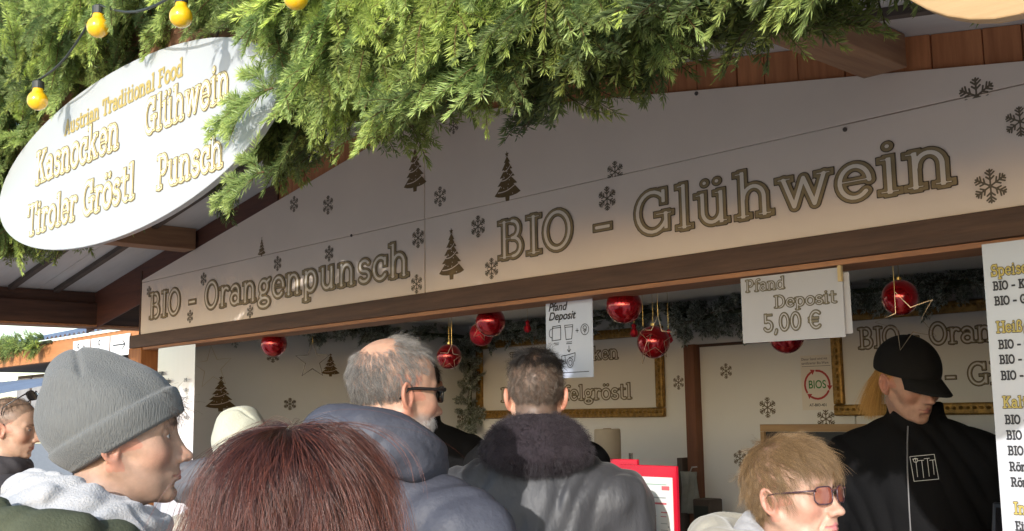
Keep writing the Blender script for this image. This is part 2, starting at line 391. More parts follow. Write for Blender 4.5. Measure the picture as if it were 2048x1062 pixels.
def tree_mesh():
    L_ = [(0, 1.0), (.10, .86), (.05, .86), (.17, .70), (.09, .70), (.24, .53), (.13, .53), (.32, .36), (.20, .36), (.42, .16), (.3, .12), (.15, .1), (.07, .1), (.06, 0)]
    mb = MB(); n = len(L_)
    for i in range(n-1):
        a, b = L_[i], L_[i+1]
        if abs(a[1]-b[1]) > .001: mb.add([(-a[0], 0, a[1]), (a[0], 0, a[1]), (b[0], 0, b[1]), (-b[0], 0, b[1])], [(0, 1, 2, 3)] if a[0] else [(1, 2, 3)])
    st = []
    for k in range(10):
        a = math.pi/2+k*math.pi/5; r = .075 if k % 2 == 0 else .03; st.append((r*math.cos(a), 0, 1.04+r*math.sin(a)))
    mb.add([(0, 0, 1.04)]+st, [(0, i+1, (i+1) % 10+1) for i in range(10)])
    for z0, hw in ((.72, .13), (.52, .19), (.27, .3)):      # light garland lines swung across it
        pts = [(-hw+2*hw*t, z0-.05+.13*t-.05*math.sin(math.pi*t)) for t in np.linspace(0, 1, 8)]
        for a, b in zip(pts[:-1], pts[1:]): mb.add([(a[0], -.0008, a[1]-.011), (b[0], -.0008, b[1]-.011), (b[0], -.0008, b[1]+.011), (a[0], -.0008, a[1]+.011)], [(0, 1, 2, 3)], 1)
    rr = random.Random(3)
    for k in range(16):
        z = rr.uniform(.14, .75); x = rr.uniform(-1, 1)*(.34-.38*z)*.9; r = .014
        mb.add([(x-r, -.0008, z), (x, -.0008, z-r), (x+r, -.0008, z), (x, -.0008, z+r)], [(0, 1, 2, 3)], 1)
    return mb.mesh('tree_print', [M_tree, M_cream])
TRM = tree_mesh()
def decal(me, name, px, py, rpx, fn, parent, rotz=0.0, base=False):
    P = fn(px, py); s = rpx*depth(P)/FPX
    return link(name, me, parent, tuple(P), (0, 0, rotz), (s, 1, s))
yf = lambda x, y: aty(x, y, -.0136)
for (x, y, r, par) in [(656, 410, 19, pul), (880, 393, 20, pur), (907, 252, 16, pur), (1214, 397, 24, plr), (956, 453, 22, plr),
        (983, 537, 21, plr), (836, 476, 20, pll), (833, 568, 19, pll), (555, 527, 15, pll), (658, 507, 16, pll), (407, 558, 13, pll), (298, 583, 11, pll),
        (380, 633, 13, pll), (500, 623, 13, pll), (2040, 243, 30, plr), (1981, 372, 34, plr), (588, 408, 16, pul), (1160, 203, 12, pur)]:
    decal(FLK, 'snowflake_print', x, y, r, yf, par)
decal(FLKC, 'snowflake_print', 1230, 344, 22, yf, pur); decal(FLKH, 'snowflake_print', 1953, 192, 37, yf, pur)
for (x, y, h, par) in [(830, 383, 88, pul), (1015, 402, 92, pur), (903, 559, 94, plr), (523, 513, 36, pul)]:
    decal(TRM, 'tree_print', x, y, h, yf, par)

# beams, posts
MB().box(-2.40, 2.6, -.022, .12, 2.006, ZB-.0015).build('beam', W_beam, stall, bevel=.002)
MB().box(-2.262, 2.6, -.012, .11, 1.992, 2.005).build('beam_lit_underside', W_lit, stall, bevel=.001)  # added strip standing in for the lit underside of the beam
for s in (-1,):
    MB().box(-2.41, -2.262, -.02, .12, 0, 2.004).build('corner_post', W_or, stall, bevel=.004)
MB().box(2.30, 2.44, -.02, .12, 0, 2.004).build('corner_post', W_or, stall, bevel=.004)
MB().box(-2.99, -2.85, -.99, 1.9, 2.158, 2.275).build('eave_beam', W_beamy, stall, bevel=.004)
MB().box(-3.02, -2.88, -.99, 1.9, 2.277, zroof(2.88)-.003).build('eave_plate', wood('eave_plate_wood', (.12, .055, .035), (.06, .03, .02), 1), stall, bevel=.003)
MB().box(-2.995, -2.846, -.985, 1.9, 2.146, 2.157).build('eave_lit_underside', W_lit, stall)  # added strip in the same lightened underside colour
MB().box(2.85, 2.99, -.99, 1.9, 2.158, 2.275).build('eave_beam', W_beamy, stall, bevel=.004)
MB().box(-2.302, -2.29, -.016, .10, ZB, zpan(W)+.05).build('panel_end_board', W_beam, stall)
# rafter along the rake and upright planks above the panels
for s in (-1, 1):
    x = 0.0; k = 0
    while x < 2.44:
        wd = random.choice([.085, .1, .118, .13]); x1 = min(x+wd, 2.45)
        a, b = (x+.0018, x1-.0018) if s > 0 else (-x1+.0018, -x-.0018)
        dz = random.uniform(0, .004)
        if not (s < 0 and x > 1.9): MB().prism([(a, zpan(a)-.12), (b, zpan(b)-.12), (b, zroof(b)-.001), (a, zroof(a)-.001)], .001+dz, .02+dz).build('gable_plank', W_red, stall, bevel=.0012)
        x = x1
MB().prism([(-2.99, zroof(2.99)-.20), (-2.31, zroof(2.31)-.20), (-2.309, zroof(2.31)-.11), (-1.0, zroof(1.0)-.115), (-1.0, zroof(1.0)-.002), (-2.99, zroof(2.99)-.002)], -.010, .0).build('rake_board', wood('rake_wood', (.13, .045, .026), (.07, .026, .018), 0), stall, bevel=.002)
for s in (-1, 1):
    x = s*1.75
    MB().prism([(x-.055, zpan(1.75)-.003), (x+.055, zpan(1.75)-.003), (x+.055, zroof(x+.055)-.001), (x-.055, zroof(x-.055)-.001)], -.97, -.024).build('purlin', W_pur, stall, bevel=.003)
MB().prism([(-.05, zroof(0)-.13), (.05, zroof(0)-.13), (.05, zroof(.05)-.001), (-.05, zroof(.05)-.001)], -.97, -.026).build('purlin', W_pur, stall, bevel=.003)
# roof: two slopes of sheet, battens below
for s in (-1, 1):
    n = 9
    for k in range(n):      # sheets laid side by side along y
        y0 = -1.0+k*.345; y1 = y0+.342
        MB().prism([(0, zroof(0)), (s*3.05, zroof(3.05)), (s*3.05, zroof(3.05)+.012), (0, zroof(0)+.012)], y0, y1).build('roof_sheet', M_roof, stall)
    for k in range(4):
        y = -.241-k*.23
        MB().prism([(s*.06, zroof(.06)-.0215), (s*2.86, zroof(2.86)-.0215), (s*2.86, zroof(2.86)-.0005), (s*.06, zroof(.06)-.0005)], y, y+.028).build('rafter', M_bat, stall)
    MB().prism([(0, zroof(0)+.013), (s*3.07, zroof(3.07)+.013), (s*3.07, zroof(3.07)+.043), (0, zroof(0)+.043)], -1.02, 2.3).build('roof_deck', wood('deck_wood', (.2, .12, .08), (.13, .08, .05), 1), stall)
    MB().prism([(0, zroof(0)-.15), (s*3.09, zroof(3.09)-.15), (s*3.09, zroof(3.09)+.05), (0, zroof(0)+.05)], -1.05, -1.022).build('fascia_board', wood('fascia_wood', (.3, .15, .08), (.18, .09, .05), 0), stall)
# walls inside
XL = -2.22; YB = 2.09; ZC = 2.2
MB().box(-2.262, XL, .121, YB+.04, 0, ZC).build('side_wall', M_wall, stall)
MB().box(-2.25, 2.43, YB, YB+.04, 0, ZC).build('back_wall', M_wall, stall)
MB().box(2.30, 2.36, .121, YB, 0, ZC).build('side_wall', M_wall, stall)
MB().box(-2.27, 2.37, .121, YB+.04, ZC, ZC+.02).build('stall_ceiling', M_ceil, stall)
MB().box(-2.26, 2.3, -.06, .45, 1.11, 1.15).build('counter_top', wood('counter_wood', (.42, .33, .24), (.32, .24, .17), 0), stall, bevel=.004)
x = -2.255
while x < 2.29:
    MB().box(x+.002, x+.138, .02, .04, .02, 1.108).build('counter_board', W_red, stall, bevel=.002); x += .14
MB().box(-2.2, 2.25, .12, 2.08, .08, .12).build('stall_floor', wood('floor_wood', (.32, .27, .22), (.22, .18, .15), 0), stall)
MB().box(-1.8, 2.2, 1.55, 2.08, .86, .9).build('work_surface', M_ceil, stall)
# door frame of the back room
D0 = aty(1375, 690, 2.06)
MB().box(D0[0]-.005, D0[0]+.06, 2.03, 2.088, .12, D0[2]+.0).build('door_post', wood('door_wood', (.20, .075, .035), (.12, .045, .022), 2), stall, bevel=.003)
MB().box(D0[0]+.061, D0[0]+.9, 2.07, 2.0885, D0[2]-.014, D0[2]).build('door_head', W_beam, stall)
MB().box(D0[0]+.061, D0[0]+.9, 2.078, 2.0885, .12, D0[2]-.0145).build('door_leaf', M_wall, stall)
sx = lambda x, y: atx(x, y, XL+.003)
sb = lambda x, y: aty(x, y, 2.0772)
def decal_side(me, name, px, py, rpx):
    P = sx(px, py); s = rpx*depth(P)/FPX
    link(name, me, stall, tuple(P), (0, 0, R_(90)), (s*1.25, 1, s))
decal_side(TRM, 'tree_print', 441, 823, 64); decal_side(TRM, 'tree_print', 661, 753, 42)
for a in [(546, 713, 12), (580, 808, 12), (925, 838, 12)]: decal_side(FLK, 'snowflake_print', *a)
for a in [(1228, 880, 13), (1363, 660, 19), (1357, 765, 14)]:
    decal(FLK, 'snowflake_print', *a, lambda x, y: aty(x, y, YB-.0012), stall)
for a in [(1452, 742, 15), (1535, 815, 20), (1480, 917, 16), (1652, 838, 21)]: decal(FLK, 'snowflake_print', *a, sb, stall)
# wall socket strip of dark wood, pipe and small fittings at the foot of the door post
MB().box(D0[0]-.045, D0[0]-.012, 2.0, 2.088, 1.0, 1.42).build('coat_hook_strip', M_bat, stall)

# ------------------------------------------------------------------ pictures in gold frames
M_frame = mat('gilt_frame', (.42, .24, .06), .38, metal=.55, noise=.6, nscale=50, bump=.8, bscale=90)
M_poster = mat('framed_board', (.72, .69, .65), .35, noise=.04, nscale=2)
LAYS = [(.12, M_dark), (.088, M_gold2), (.03, M_dark)]
LAYB = [(.125, M_dark), (.09, mat('letter_olive', (.26, .21, .13), .5)), (.04, M_poster)]
def picture(x0, x1, z0, z1, y, label, texts):
    t = empty('picture_frame', ((x0+x1)/2, y, z0)); tag(t, label, 'framed sign', 'gold framed signs on the back wall')
    ox, oz = (x0+x1)/2, z0
    w = .05
    for (a, b, c, d) in [(x0, x1, z1-w, z1), (x0, x1, z0, z0+w), (x0, x0+w, z0+w, z1-w), (x1-w, x1, z0+w, z1-w)]:
        mb = MB().box(a-ox, b-ox, -.03, 0, c-oz, d-oz); o = mb.build('frame_side', M_frame, t, bevel=.008)
        hor = (b-a) > (d-c); L_ = (b-a) if hor else (d-c); n = int(L_/.028); bd = MB()
        for i in range(n):
            u = (i+.5)/n*L_; cx = (a+u if hor else (a+b)/2+.004)-ox; cz = ((c+d)/2+.003 if hor else c+u)-oz
            bd.lathe([(.0, .009), (.006, .007), (.0095, 0)], 6, (0, 0, 0)); k = len(bd.v)-18
            for q in range(k, len(bd.v)):
                v = bd.v[q]; bd.v[q] = (cx+v[0]*(1.2 if hor else .8), -.031-v[2], cz+v[1]*(.8 if hor else 1.2))
        bd.build('carved_beading', M_frame, o, smooth=True)
    MB().box(x0+w-ox, x1-w-ox, -.008, -.001, z0+w-oz, z1-w-oz).build('board', M_poster, t)
    for (s, u0_, u1_, v_, cap) in texts:
        place_text('lettering', s, (u0_-ox, v_-oz), u1_-ox, cap, LAYB, t, lambda u, v, ww: (u, -.009-ww, v), .05)
    return t
def U(px, py, Y=2.05): p = aty(px, py, Y); return p[0], p[2]
F0 = U(949, 838); F1 = U(1318, 650)
a = U(1012, 728); b = U(1231, 724)
c_ = U(994, 797); d_ = U(1257, 795)
picture(F0[0], F1[0], F0[1], F1[1], 2.089, 'gold framed board with dumpling and apple dish names, behind the fur collared man',
        [('BIO - Kasnocken', a[0], b[0], (a[1]+b[1])/2, .085), ('BIO - Apfelgröstl', c_[0], d_[0], (c_[1]+d_[1])/2-.02, .095)])
F2 = U(1668, 832); F3 = U(1720, 618)
a = U(1712, 701); b = U(1985, 690); c_ = U(1780, 778); d_ = U(1985, 775)
picture(F2[0], F2[0]+1.45, F2[1], F3[1], 2.076, 'gold framed drinks board behind the server in the black cap',
        [('BIO - Orangenpunsch', a[0], a[0]+1.22, a[1], .105), ('BIO - Glühwein', c_[0]-.02, c_[0]+.92, c_[1], .105)])

# ------------------------------------------------------------------ fir greenery
def needle_mat(name, rnd=.25, frost=False):
    m = mat(name, (0, 0, 0), rough=.42, attr='Col', rnd=rnd, spec=.35)
    N = m.node_tree.nodes; L = m.node_tree.links; b = N['Principled BSDF']
    tr = N.new('ShaderNodeBsdfTranslucent'); mx = N.new('ShaderNodeMixShader'); mx.inputs[0].default_value = .42
    src = b.inputs['Base Color'].links[0].from_socket
    L.new(src, tr.inputs[0]); out = N['Material Output']
    L.new(b.outputs[0], mx.inputs[1]); L.new(tr.outputs[0], mx.inputs[2]); L.new(mx.outputs[0], out.inputs[0])
    return m
M_need = needle_mat('fir_needles', .4); M_frost = needle_mat('frosted_needles', .15)
def sprig(seed, L=.24, nside=7, dens=1500, nl=.019, nw=.0019, frost=False, tone=None):
    """a flat fir spray along +x: stem, alternating side twigs, needles in two combed rows with some standing up"""
    g = np.random.default_rng(seed); twigs = []
    bend = g.uniform(-.10, .12)
    main = lambda t: np.array([L*t, bend*L*t*t*1.3, -.10*L*t*t+.02*L*math.sin(5*t+seed)])
    twigs.append((main, 0.0, 1.0, L))
    for i in range(nside):
        t0 = .10+.76*i/nside+g.uniform(-.02, .02)
        for sg in ((-1, 1) if g.random() < .85 else (1,)):
            p0 = main(t0); a = sg*R_(g.uniform(36, 56)); l = L*(.50*(1-t0)+.10)*g.uniform(.8, 1.15)
            lift = g.uniform(-.28, .2); cv = -sg*g.uniform(.1, .5)
            def tw(t, p0=p0, a=a, l=l, lift=lift, cv=cv):
                return p0+np.array([math.cos(a+cv*t)*l*t, math.sin(a+cv*t)*l*t, lift*l*t-.12*l*t*t])
            twigs.append((tw, 0, 1, l))
            if l > .10 and g.random() < .4:
                for s2 in (-1, 1):
                    q0 = tw(.45); a2 = a+s2*R_(42); l2 = l*.42
                    twigs.append((lambda t, q0=q0, a2=a2, l2=l2, lf=lift: q0+np.array([math.cos(a2)*l2*t, math.sin(a2)*l2*t, lf*l2*t]), 0, 1, l2))
    V = []; F = []; C = []; o = 0
    hue = g.uniform(0, 1) if tone is None else tone
    base = np.array([.095, .175, .070])*(1-hue)+np.array([.24, .31, .075])*hue
    tip = np.array([.42, .53, .20])*(1-hue)+np.array([.62, .72, .18])*hue
    if frost: base = np.array([.20, .24, .19]); tip = np.array([.62, .64, .60])
    for ti, (fn, a, b, l) in enumerate(twigs):
        n = int(l*dens); ts = (np.arange(n)+g.random(n))/n*1.03
        P = np.array([fn(t) for t in ts]); T = np.array([fn(t+.03)-fn(t) for t in ts]); T /= np.linalg.norm(T, axis=1)[:, None]
        up = np.array([0, 0, 1.]); side = np.cross(up, T); side /= np.linalg.norm(side, axis=1)[:, None]; nup = np.cross(T, side)
        ang = np.where(g.random(n) < .5, 1, -1)*np.abs(g.normal(62, 30, n)); ang = np.radians(ang)     # from straight up, to both sides
        rad = side*np.sin(ang)[:, None]+nup*np.cos(ang)[:, None]
        fwd = np.clip(g.normal(.62, .2, n), .1, 1.5); fwd = np.where(ts > .93, fwd+1.2, fwd)
        D = rad+T*fwd[:, None]; D /= np.linalg.norm(D, axis=1)[:, None]
        ln = nl*np.clip(g.normal(1, .18, n), .5, 1.4)*(1-.25*np.clip(ts, 0, 1)**3)
        wv = np.cross(D, g.normal(size=(n, 3))); wv /= np.linalg.norm(wv, axis=1)[:, None]
        E_ = P+D*ln[:, None]+T*(.0015); mid = P+D*(ln*.5)[:, None]-up*(.0008)
        q = np.stack([P, mid+wv*nw/2, E_, mid-wv*nw/2], axis=1).reshape(-1, 3)
        V.append(q); F.append(np.arange(len(q)).reshape(-1, 4)+o); o += len(q)
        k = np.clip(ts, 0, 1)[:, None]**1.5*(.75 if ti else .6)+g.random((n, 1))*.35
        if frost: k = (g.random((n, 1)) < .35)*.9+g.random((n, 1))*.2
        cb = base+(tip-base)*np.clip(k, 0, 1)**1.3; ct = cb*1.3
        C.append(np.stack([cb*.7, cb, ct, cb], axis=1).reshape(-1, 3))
        # stem
        m = 5; tt = np.linspace(0, 1, m); SP = np.array([fn(t) for t in tt]); r = (.0026 if ti == 0 else .0014)*np.linspace(1, .4, m)
        ring = []
        for j in range(m):
            for kx in range(3):
                an = 2*math.pi*kx/3; ring.append(SP[j]+np.array([0, math.cos(an), math.sin(an)])*r[j])
        V.append(np.array(ring)); f = []
        for j in range(m-1):
            for kx in range(3): f.append((o+j*3+kx, o+j*3+(kx+1) % 3, o+(j+1)*3+(kx+1) % 3, o+(j+1)*3+kx))
        F.append(np.array(f)); C.append(np.tile([[.20, .13, .06]], (len(ring), 1))); o += len(ring)
    return np.concatenate(V), np.concatenate(F), np.concatenate(C)
SPR = [sprig(100+i, L=[.22, .27, .31, .25, .20, .29][i % 6], nside=[3, 4, 5, 4, 3, 4][i % 6], dens=1600, nl=.0215, nw=.0020) for i in range(12)]
SPLN = [float(v[:, 0].max()) for v, f, c in SPR]
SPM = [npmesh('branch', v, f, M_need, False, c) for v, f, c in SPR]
SPL = [sprig(300+i, L=.22, nside=4, dens=760, nw=.0034, nl=.021) for i in range(5)]         # thinner ones for the depth of the bundle
FRS = [sprig(200+i, L=.15, nside=4, dens=620, nl=.026, nw=.0065, frost=True) for i in range(5)]
FRM = [npmesh('branch', v, f, M_frost, False, c) for v, f, c in FRS]
def dirmat(d, roll=0.0, scale=1.0, n=None):
    d = Vector(d).normalized(); ref = Vector(n) if n is not None else Vector((0, -.8, .6))
    y = ref.cross(d)
    if y.length < 1e-3: y = Vector((0, 0, 1)).cross(d)
    y.normalize(); z = d.cross(y)
    m = Matrix((d, y, z)).transposed().to_4x4() @ Matrix.Rotation(roll, 4, 'X')
    return m @ Matrix.Scale(scale, 4)
SX, SZ, SA, SB_, SY = .029, 2.377, .905, .2405, -1.152    # the oval sign: centre, half axes, front
BULBS = [aty(196, 54, -1.26), aty(362, 33, -1.30), aty(75, 201, -1.26), aty(592, -4, -1.30)]
def clear_of_sign(p, d, L, y_back=-1.075):
    """keeps a branch behind the sign where it would hang over its lettering"""
    for t in (.0, .35, .7, 1.0):
        q = p+d*L*t
        e = ((q[0]-SX)/(SA*1.0))**2+((q[2]-SZ)/(SB_*.93))**2
        if e < 1.08 and q[1] < y_back: return False
        for B in BULBS:
            if q[1] < B[1]+.05 and math.hypot(q[0]-B[0]+.35*(q[1]-B[1]), q[2]-B[2]) < .055 or math.hypot(q[0]-B[0]-.9*(B[1]-q[1]), q[2]-B[2]) < .05 and q[1] < B[1]+.02: return False
    return True
def garland(name, label, x0, x1, nparts, nstuff, group):
    t = empty(name, ((x0+x1)/2, -1.02, 2.5)); tag(t, label, 'fir garland', group)
    g = np.random.default_rng(int(abs(x0)*100)+5); inv = Vector(((x0+x1)/2, -1.02, 2.5))
    placed = 0; tries = 0; V = []; F = []; C = []; o = 0
    def sample(deep):
        x = g.uniform(x0, x1)
        top = 3.12 if x < .3 else (2.9 if x < .9 else 2.72 if x < 1.5 else 2.6)
        z = g.uniform(2.27 if x < 2.36 else 2.3, top)
        y = -1.07+g.uniform(-.05, .06)-(0 if deep else .09)*g.random()-(.04 if z > zroof(x) else 0)
        ph = g.normal(0, .85)
        dx = math.sin(ph); dz = -math.cos(ph)*g.uniform(.35, 1.1)-.1
        dy = -abs(g.normal(.20, .22)) if not deep else g.normal(0, .35)
        if z > 2.62 and g.random() < .3: dz = abs(dz)*.4
        d = np.array([dx*.75, dy, dz]); d /= np.linalg.norm(d)
        return np.array([x, y, z]), d
    while placed < nparts and tries < 20000:
        tries += 1; k = int(g.integers(len(SPM))); s = g.uniform(.66, 1.08); L = SPLN[k]*s
        p, d = sample(False); tip = p+d*L
        low = 2.142+.025*math.sin(7.3*p[0])+.02*math.sin(19*p[0]+1)+.35*max(0, -1.10-tip[1])+(.035 if 1.9 < p[0] < 2.3 else 0)
        if tip[2] < low or 2.40 < p[0] < 2.56 and p[1] < -1.12 or False: continue
        if not clear_of_sign(p, d, L): continue
        m = dirmat(d, g.normal(0, .5), s); m.translation = Vector(p)-inv
        b = bpy.data.objects.new('branch', SPM[k]); COL.objects.link(b); b.parent = t; b.matrix_local = m; placed += 1
    n = 0; tries = 0
    while n < nstuff and tries < 20000:
        tries += 1; k = int(g.integers(len(SPL))); s = g.uniform(.8, 1.15); p, d = sample(True); p[1] += .07; p[2] = p[2] if x0 < 1.4 else g.uniform(2.22, 2.58)
        if (p+d*.23*s)[2] < (2.20 if x0 < 1.4 else 2.19): continue
        if not clear_of_sign(p, d, .23*s, -1.06): continue
        m = np.array(dirmat(d, g.normal(0, .7), s)); v, f, c = SPL[k]
        V.append(v@m[:3, :3].T+p-np.array(inv)); F.append(f+o); C.append(c*.5); o += len(v); n += 1  # inner sprays at half colour, shade inside the bundle painted in
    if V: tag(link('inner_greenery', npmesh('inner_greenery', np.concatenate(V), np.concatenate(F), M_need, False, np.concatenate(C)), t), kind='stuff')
    # the rope the branches are wired to
    MB().tube([(x-inv[0], .02, zroof(x)-.22-inv[2]+.12) for x in np.linspace(x0, x1, 8)], .02, 6).build('binding_rope', mat('rope', (.05, .06, .03), .9), t)
    return t
garland('fir_garland', 'shaded fir garland behind and above the oval sign, with yellow bulbs', -1.75, .42, 290, 330, 'fir garlands along the stall eave')
garland('fir_garland', 'thick sunlit fir garland hanging right beside the oval sign', .42, 1.5, 230, 190, 'fir garlands along the stall eave')
garland('fir_garland', 'sunlit fir garland above the mulled wine lettering, reaching the right edge', 1.5, 3.05, 300, 640, 'fir garlands along the stall eave')
# sprays that lie over the right end of the sign
tt = empty('fir_branch', (.95, -1.2, 2.5)); tag(tt, 'single lit fir spray lying across the right end of the oval sign', 'fir branch')
for (p, q, s) in [((548, 178), (432, 214), .8), ((530, 345), (438, 368), .7)]:
    a = aty(*p, -1.20); b = aty(*q, -1.19); m = dirmat(b-a, .2, float(np.linalg.norm(b-a))/.24*1.05, n=(0, -1, .2)); m.translation = Vector(a)-Vector((.95, -1.2, 2.5))
    o = bpy.data.objects.new('branch', SPM[1]); COL.objects.link(o); o.parent = tt; o.matrix_local = m

# ------------------------------------------------------------------ oval sign
t = empty('oval_sign', (SX, SY, SZ)); tag(t, 'white oval sign with gold food names hanging in the fir garland', 'sign')
n = 72; mb = MB(); ring = lambda a, b, y: [(a*math.cos(2*math.pi*k/n), y, b*math.sin(2*math.pi*k/n)) for k in range(n)]
v = ring(SA, SB_, .018)+ring(SA, SB_, .001)+ring(SA-.002, SB_-.002, 0)
f = [tuple(range(n))] + [tuple(range(3*n-1, 2*n-1, -1))]
for r in (0, 1): f += [(r*n+(k+1) % n, r*n+k, (r+1)*n+k, (r+1)*n+(k+1) % n) for k in range(n)]
mb.add(v, f); mb.build('board', M_white, t)
FS = lambda u, vv, ww: (u-SX, -.001-ww, vv-SZ)
M_paleg = mat('letter_pale_gold', (.66, .56, .28), .4)
LS = [(.135, M_gold2), (.105, M_paleg), (.06, M_gold2), (.046, M_wsign)]
place_text('lettering', 'Kasnocken', (-.535, 2.380), .105, .118, LS, t, FS, .035)
place_text('lettering', 'Tiroler Gröstl', (-.590, 2.222), .215, .112, LS, t, FS, .035)
place_text('lettering', 'Glühwein', (.256, 2.380), .722, .108, LS, t, FS, .035)
place_text('lettering', 'Punsch', (.340, 2.222), .697, .100, LS, t, FS, .035)
place_text('lettering', 'Austrian Traditional Food', (-.305, 2.498), .476, .052, [(.10, mat('letter_mustard', (.42, .32, .09), .45))], t, FS, .04)
for x in (-.5, .5): MB().tube([(x, .012, .1), (x, .09, .3)], .003, 5).build('hanging_wire', M_bat, t)

# light bulbs on their cable
M_bulb = mat('yellow_bulb', (.86, .50, .012), .16, coat=1.0, sss=.0, spec=.5)
M_sock = mat('bulb_socket', (.03, .035, .03), .5)
for (x, y, r, lab) in [(196, 54, 22, 'yellow light bulb above the left half of the oval sign'), (362, 33, 23, 'yellow light bulb above the middle of the oval sign'),
                       (75, 201, 20, 'yellow light bulb left of the oval sign, lowest one'), (592, -4, 25, 'yellow light bulb at the top edge, right of the sign')]:
    P = aty(x, y, -1.30 if x > 300 else -1.26); R = r*depth(P)/FPX
    b = empty('light_bulb', tuple(P)); tag(b, lab, 'light bulb', 'yellow bulbs in the fir garland')
    pr = [(0, -R)]+[(R*math.sin(a), -R*math.cos(a)) for a in np.linspace(.25, 2.45, 14)]+[(R*.52, R*1.0), (R*.5, R*1.25)]
    MB().lathe(pr, 24).build('glass', M_bulb, b, smooth=True)
    MB().lathe([(R*.56, R*1.2), (R*.58, R*1.9), (R*.3, R*2.1), (0, R*2.1)], 16).build('socket', M_sock, b)
cb = empty('light_cable', tuple(BULBS[2])); tag(cb, 'dark sagging cable that joins the yellow bulbs above the oval sign', 'cable')
order = [BULBS[2], BULBS[0], BULBS[1], BULBS[3]]; pts = []
for a, b in zip(order[:-1], order[1:]):
    for t_ in np.linspace(0, 1, 9)[:-1]: pts.append(a+(b-a)*t_+np.array([0, .0, .062-.035*math.sin(math.pi*t_)])-BULBS[2])
pts.append(order[-1]+np.array([0, 0, .062])-BULBS[2]); MB().tube(pts, .0035, 6).build('cable', M_sock, cb, smooth=True)
# wooden plaque at the right front corner
t = empty('wooden_plaque', (2.53, -1.25, 2.29)); tag(t, 'pale wooden plaque with rounded bottom at the top right corner', 'plaque')
mb = MB(); n = 48; v = [(.19*math.cos(2*math.pi*k/n), 0, .249*math.sin(2*math.pi*k/n)) for k in range(n)]; v += [(x, .02, z) for x, _, z in v]
mb.add(v, [tuple(range(n-1, -1, -1)), tuple(range(n, 2*n))]+[(k, (k+1) % n, (k+1) % n+n, k+n) for k in range(n)])
mb.build('board', wood('plaque_wood', (.46, .30, .15), (.38, .24, .11), 0), t, bevel=.002)
MB().tube([(0, .01, .24), (0, .05, .5)], .003, 5).build('hanging_wire', M_bat, t)

# ------------------------------------------------------------------ frosted garlands inside
def frost_garland(path, label, n, spread=.05, sc_=1.0):
    P0 = Vector(path[0]); t = empty('frosted_garland', tuple(P0)); tag(t, label, 'frosted garland', 'frosted garlands round the stall walls')
    g = np.random.default_rng(len(label)); P = np.array(path); sl_ = np.linalg.norm(np.diff(P, axis=0), axis=1); cs = np.concatenate([[0], np.cumsum(sl_)])
    for i in range(n):
        s = g.random()*cs[-1]; k = min(np.searchsorted(cs, s, 'right')-1, len(sl_)-1); p = P[k]+(P[k+1]-P[k])*(s-cs[k])/sl_[k]
        d = g.normal(size=3); d[2] -= .25; d /= np.linalg.norm(d); p = p+g.normal(0, spread*.35, 3)
        m = dirmat(d, g.uniform(0, 6), g.uniform(.45, .8)*sc_); m.translation = Vector(p)-P0
        b = bpy.data.objects.new('branch', FRM[int(g.integers(5))]); COL.objects.link(b); b.parent = t; b.matrix_local = m
    MB().tube([tuple(Vector(p)-P0) for p in path], .012, 5).build('binding_rope', MATS['rope'], t)
frost_garland([(-2.16, .25, 2.15), (-2.16, 1.1, 2.14), (-2.13, 2.0, 2.12)], 'frosted garland along the top of the left inner wall', 120)
frost_garland([(-2.05, 2.02, 2.12), (-1.4, 2.02, 2.15), (-.62, 2.0, 2.17)], 'frosted garland above the first gold framed board', 90)
frost_garland([(-.62, 1.98, 2.19), (-.35, 1.98, 2.10), (.1, 1.98, 2.145), (.45, 1.98, 2.16), (1.3, 1.98, 2.15)], 'frosted garland over the door and the drinks board', 170, .07, 1.15)
frost_garland([(-2.13, 2.0, 2.05), (-2.13, 2.02, 1.8), (-2.12, 2.0, 1.55)], 'frosted garland hanging down the left back corner', 60)

# ------------------------------------------------------------------ baubles and wire stars
M_red = mat('red_bauble', (.42, .004, .012), .13, metal=.6, coat=1.0, noise=.35, nscale=18, bump=.35, bscale=14, bdist=.02)
M_glit = mat('red_glitter', (.55, .01, .03), .3, metal=.6, noise=.6, nscale=90, bump=1.0, bscale=150)
M_gcap = mat('bauble_cap', (.5, .38, .15), .3, metal=.9)
M_wire = mat('star_wire', (.38, .31, .23), .35, metal=.7)
BB = [(548, 688, 26, .10, 'red bauble hanging left of the wire star, half behind the beam', M_red),
      (898, 713, 25, .30, 'red bauble with a wire star, right of the grey haired man', M_red),
      (981, 643, 30, .16, 'larger of the two touching red baubles under the beam', M_red),
      (963, 668, 24, .26, 'smaller red bauble tucked behind the larger one', M_glit),
      (1248, 611, 36, .12, 'red bauble at the beam, right of the hand drawn deposit sheet', M_red),
      (1307, 684, 33, .30, 'red bauble behind the wire star, below the beam', M_red),
      (1573, 672, 35, .25, 'dark red bauble mostly hidden behind the deposit price sign', M_red),
      (1800, 595, 36, .22, 'red bauble above the black cap with a wire star in front', M_red)]
for (x, y, r, Y, lab, m_) in BB:
    P = aty(x, y, Y); R = r*depth(P)/FPX
    b = empty('bauble', tuple(P)); tag(b, lab, 'bauble', 'red baubles hanging under the beam')
    MB().lathe([(R*math.sin(a), -R*math.cos(a)) for a in np.linspace(0, math.pi, 20)], 30).build('ball', m_, b, smooth=True)
    MB().lathe([(R*.16, R*.97), (R*.16, R*1.13), (0, R*1.15)], 12).build('cap', M_gcap, b)
    MB().tube([(0, 0, R*1.1), (0, 0, 2.19-P[2])], .0007, 4).build('thread', M_gcap, b)
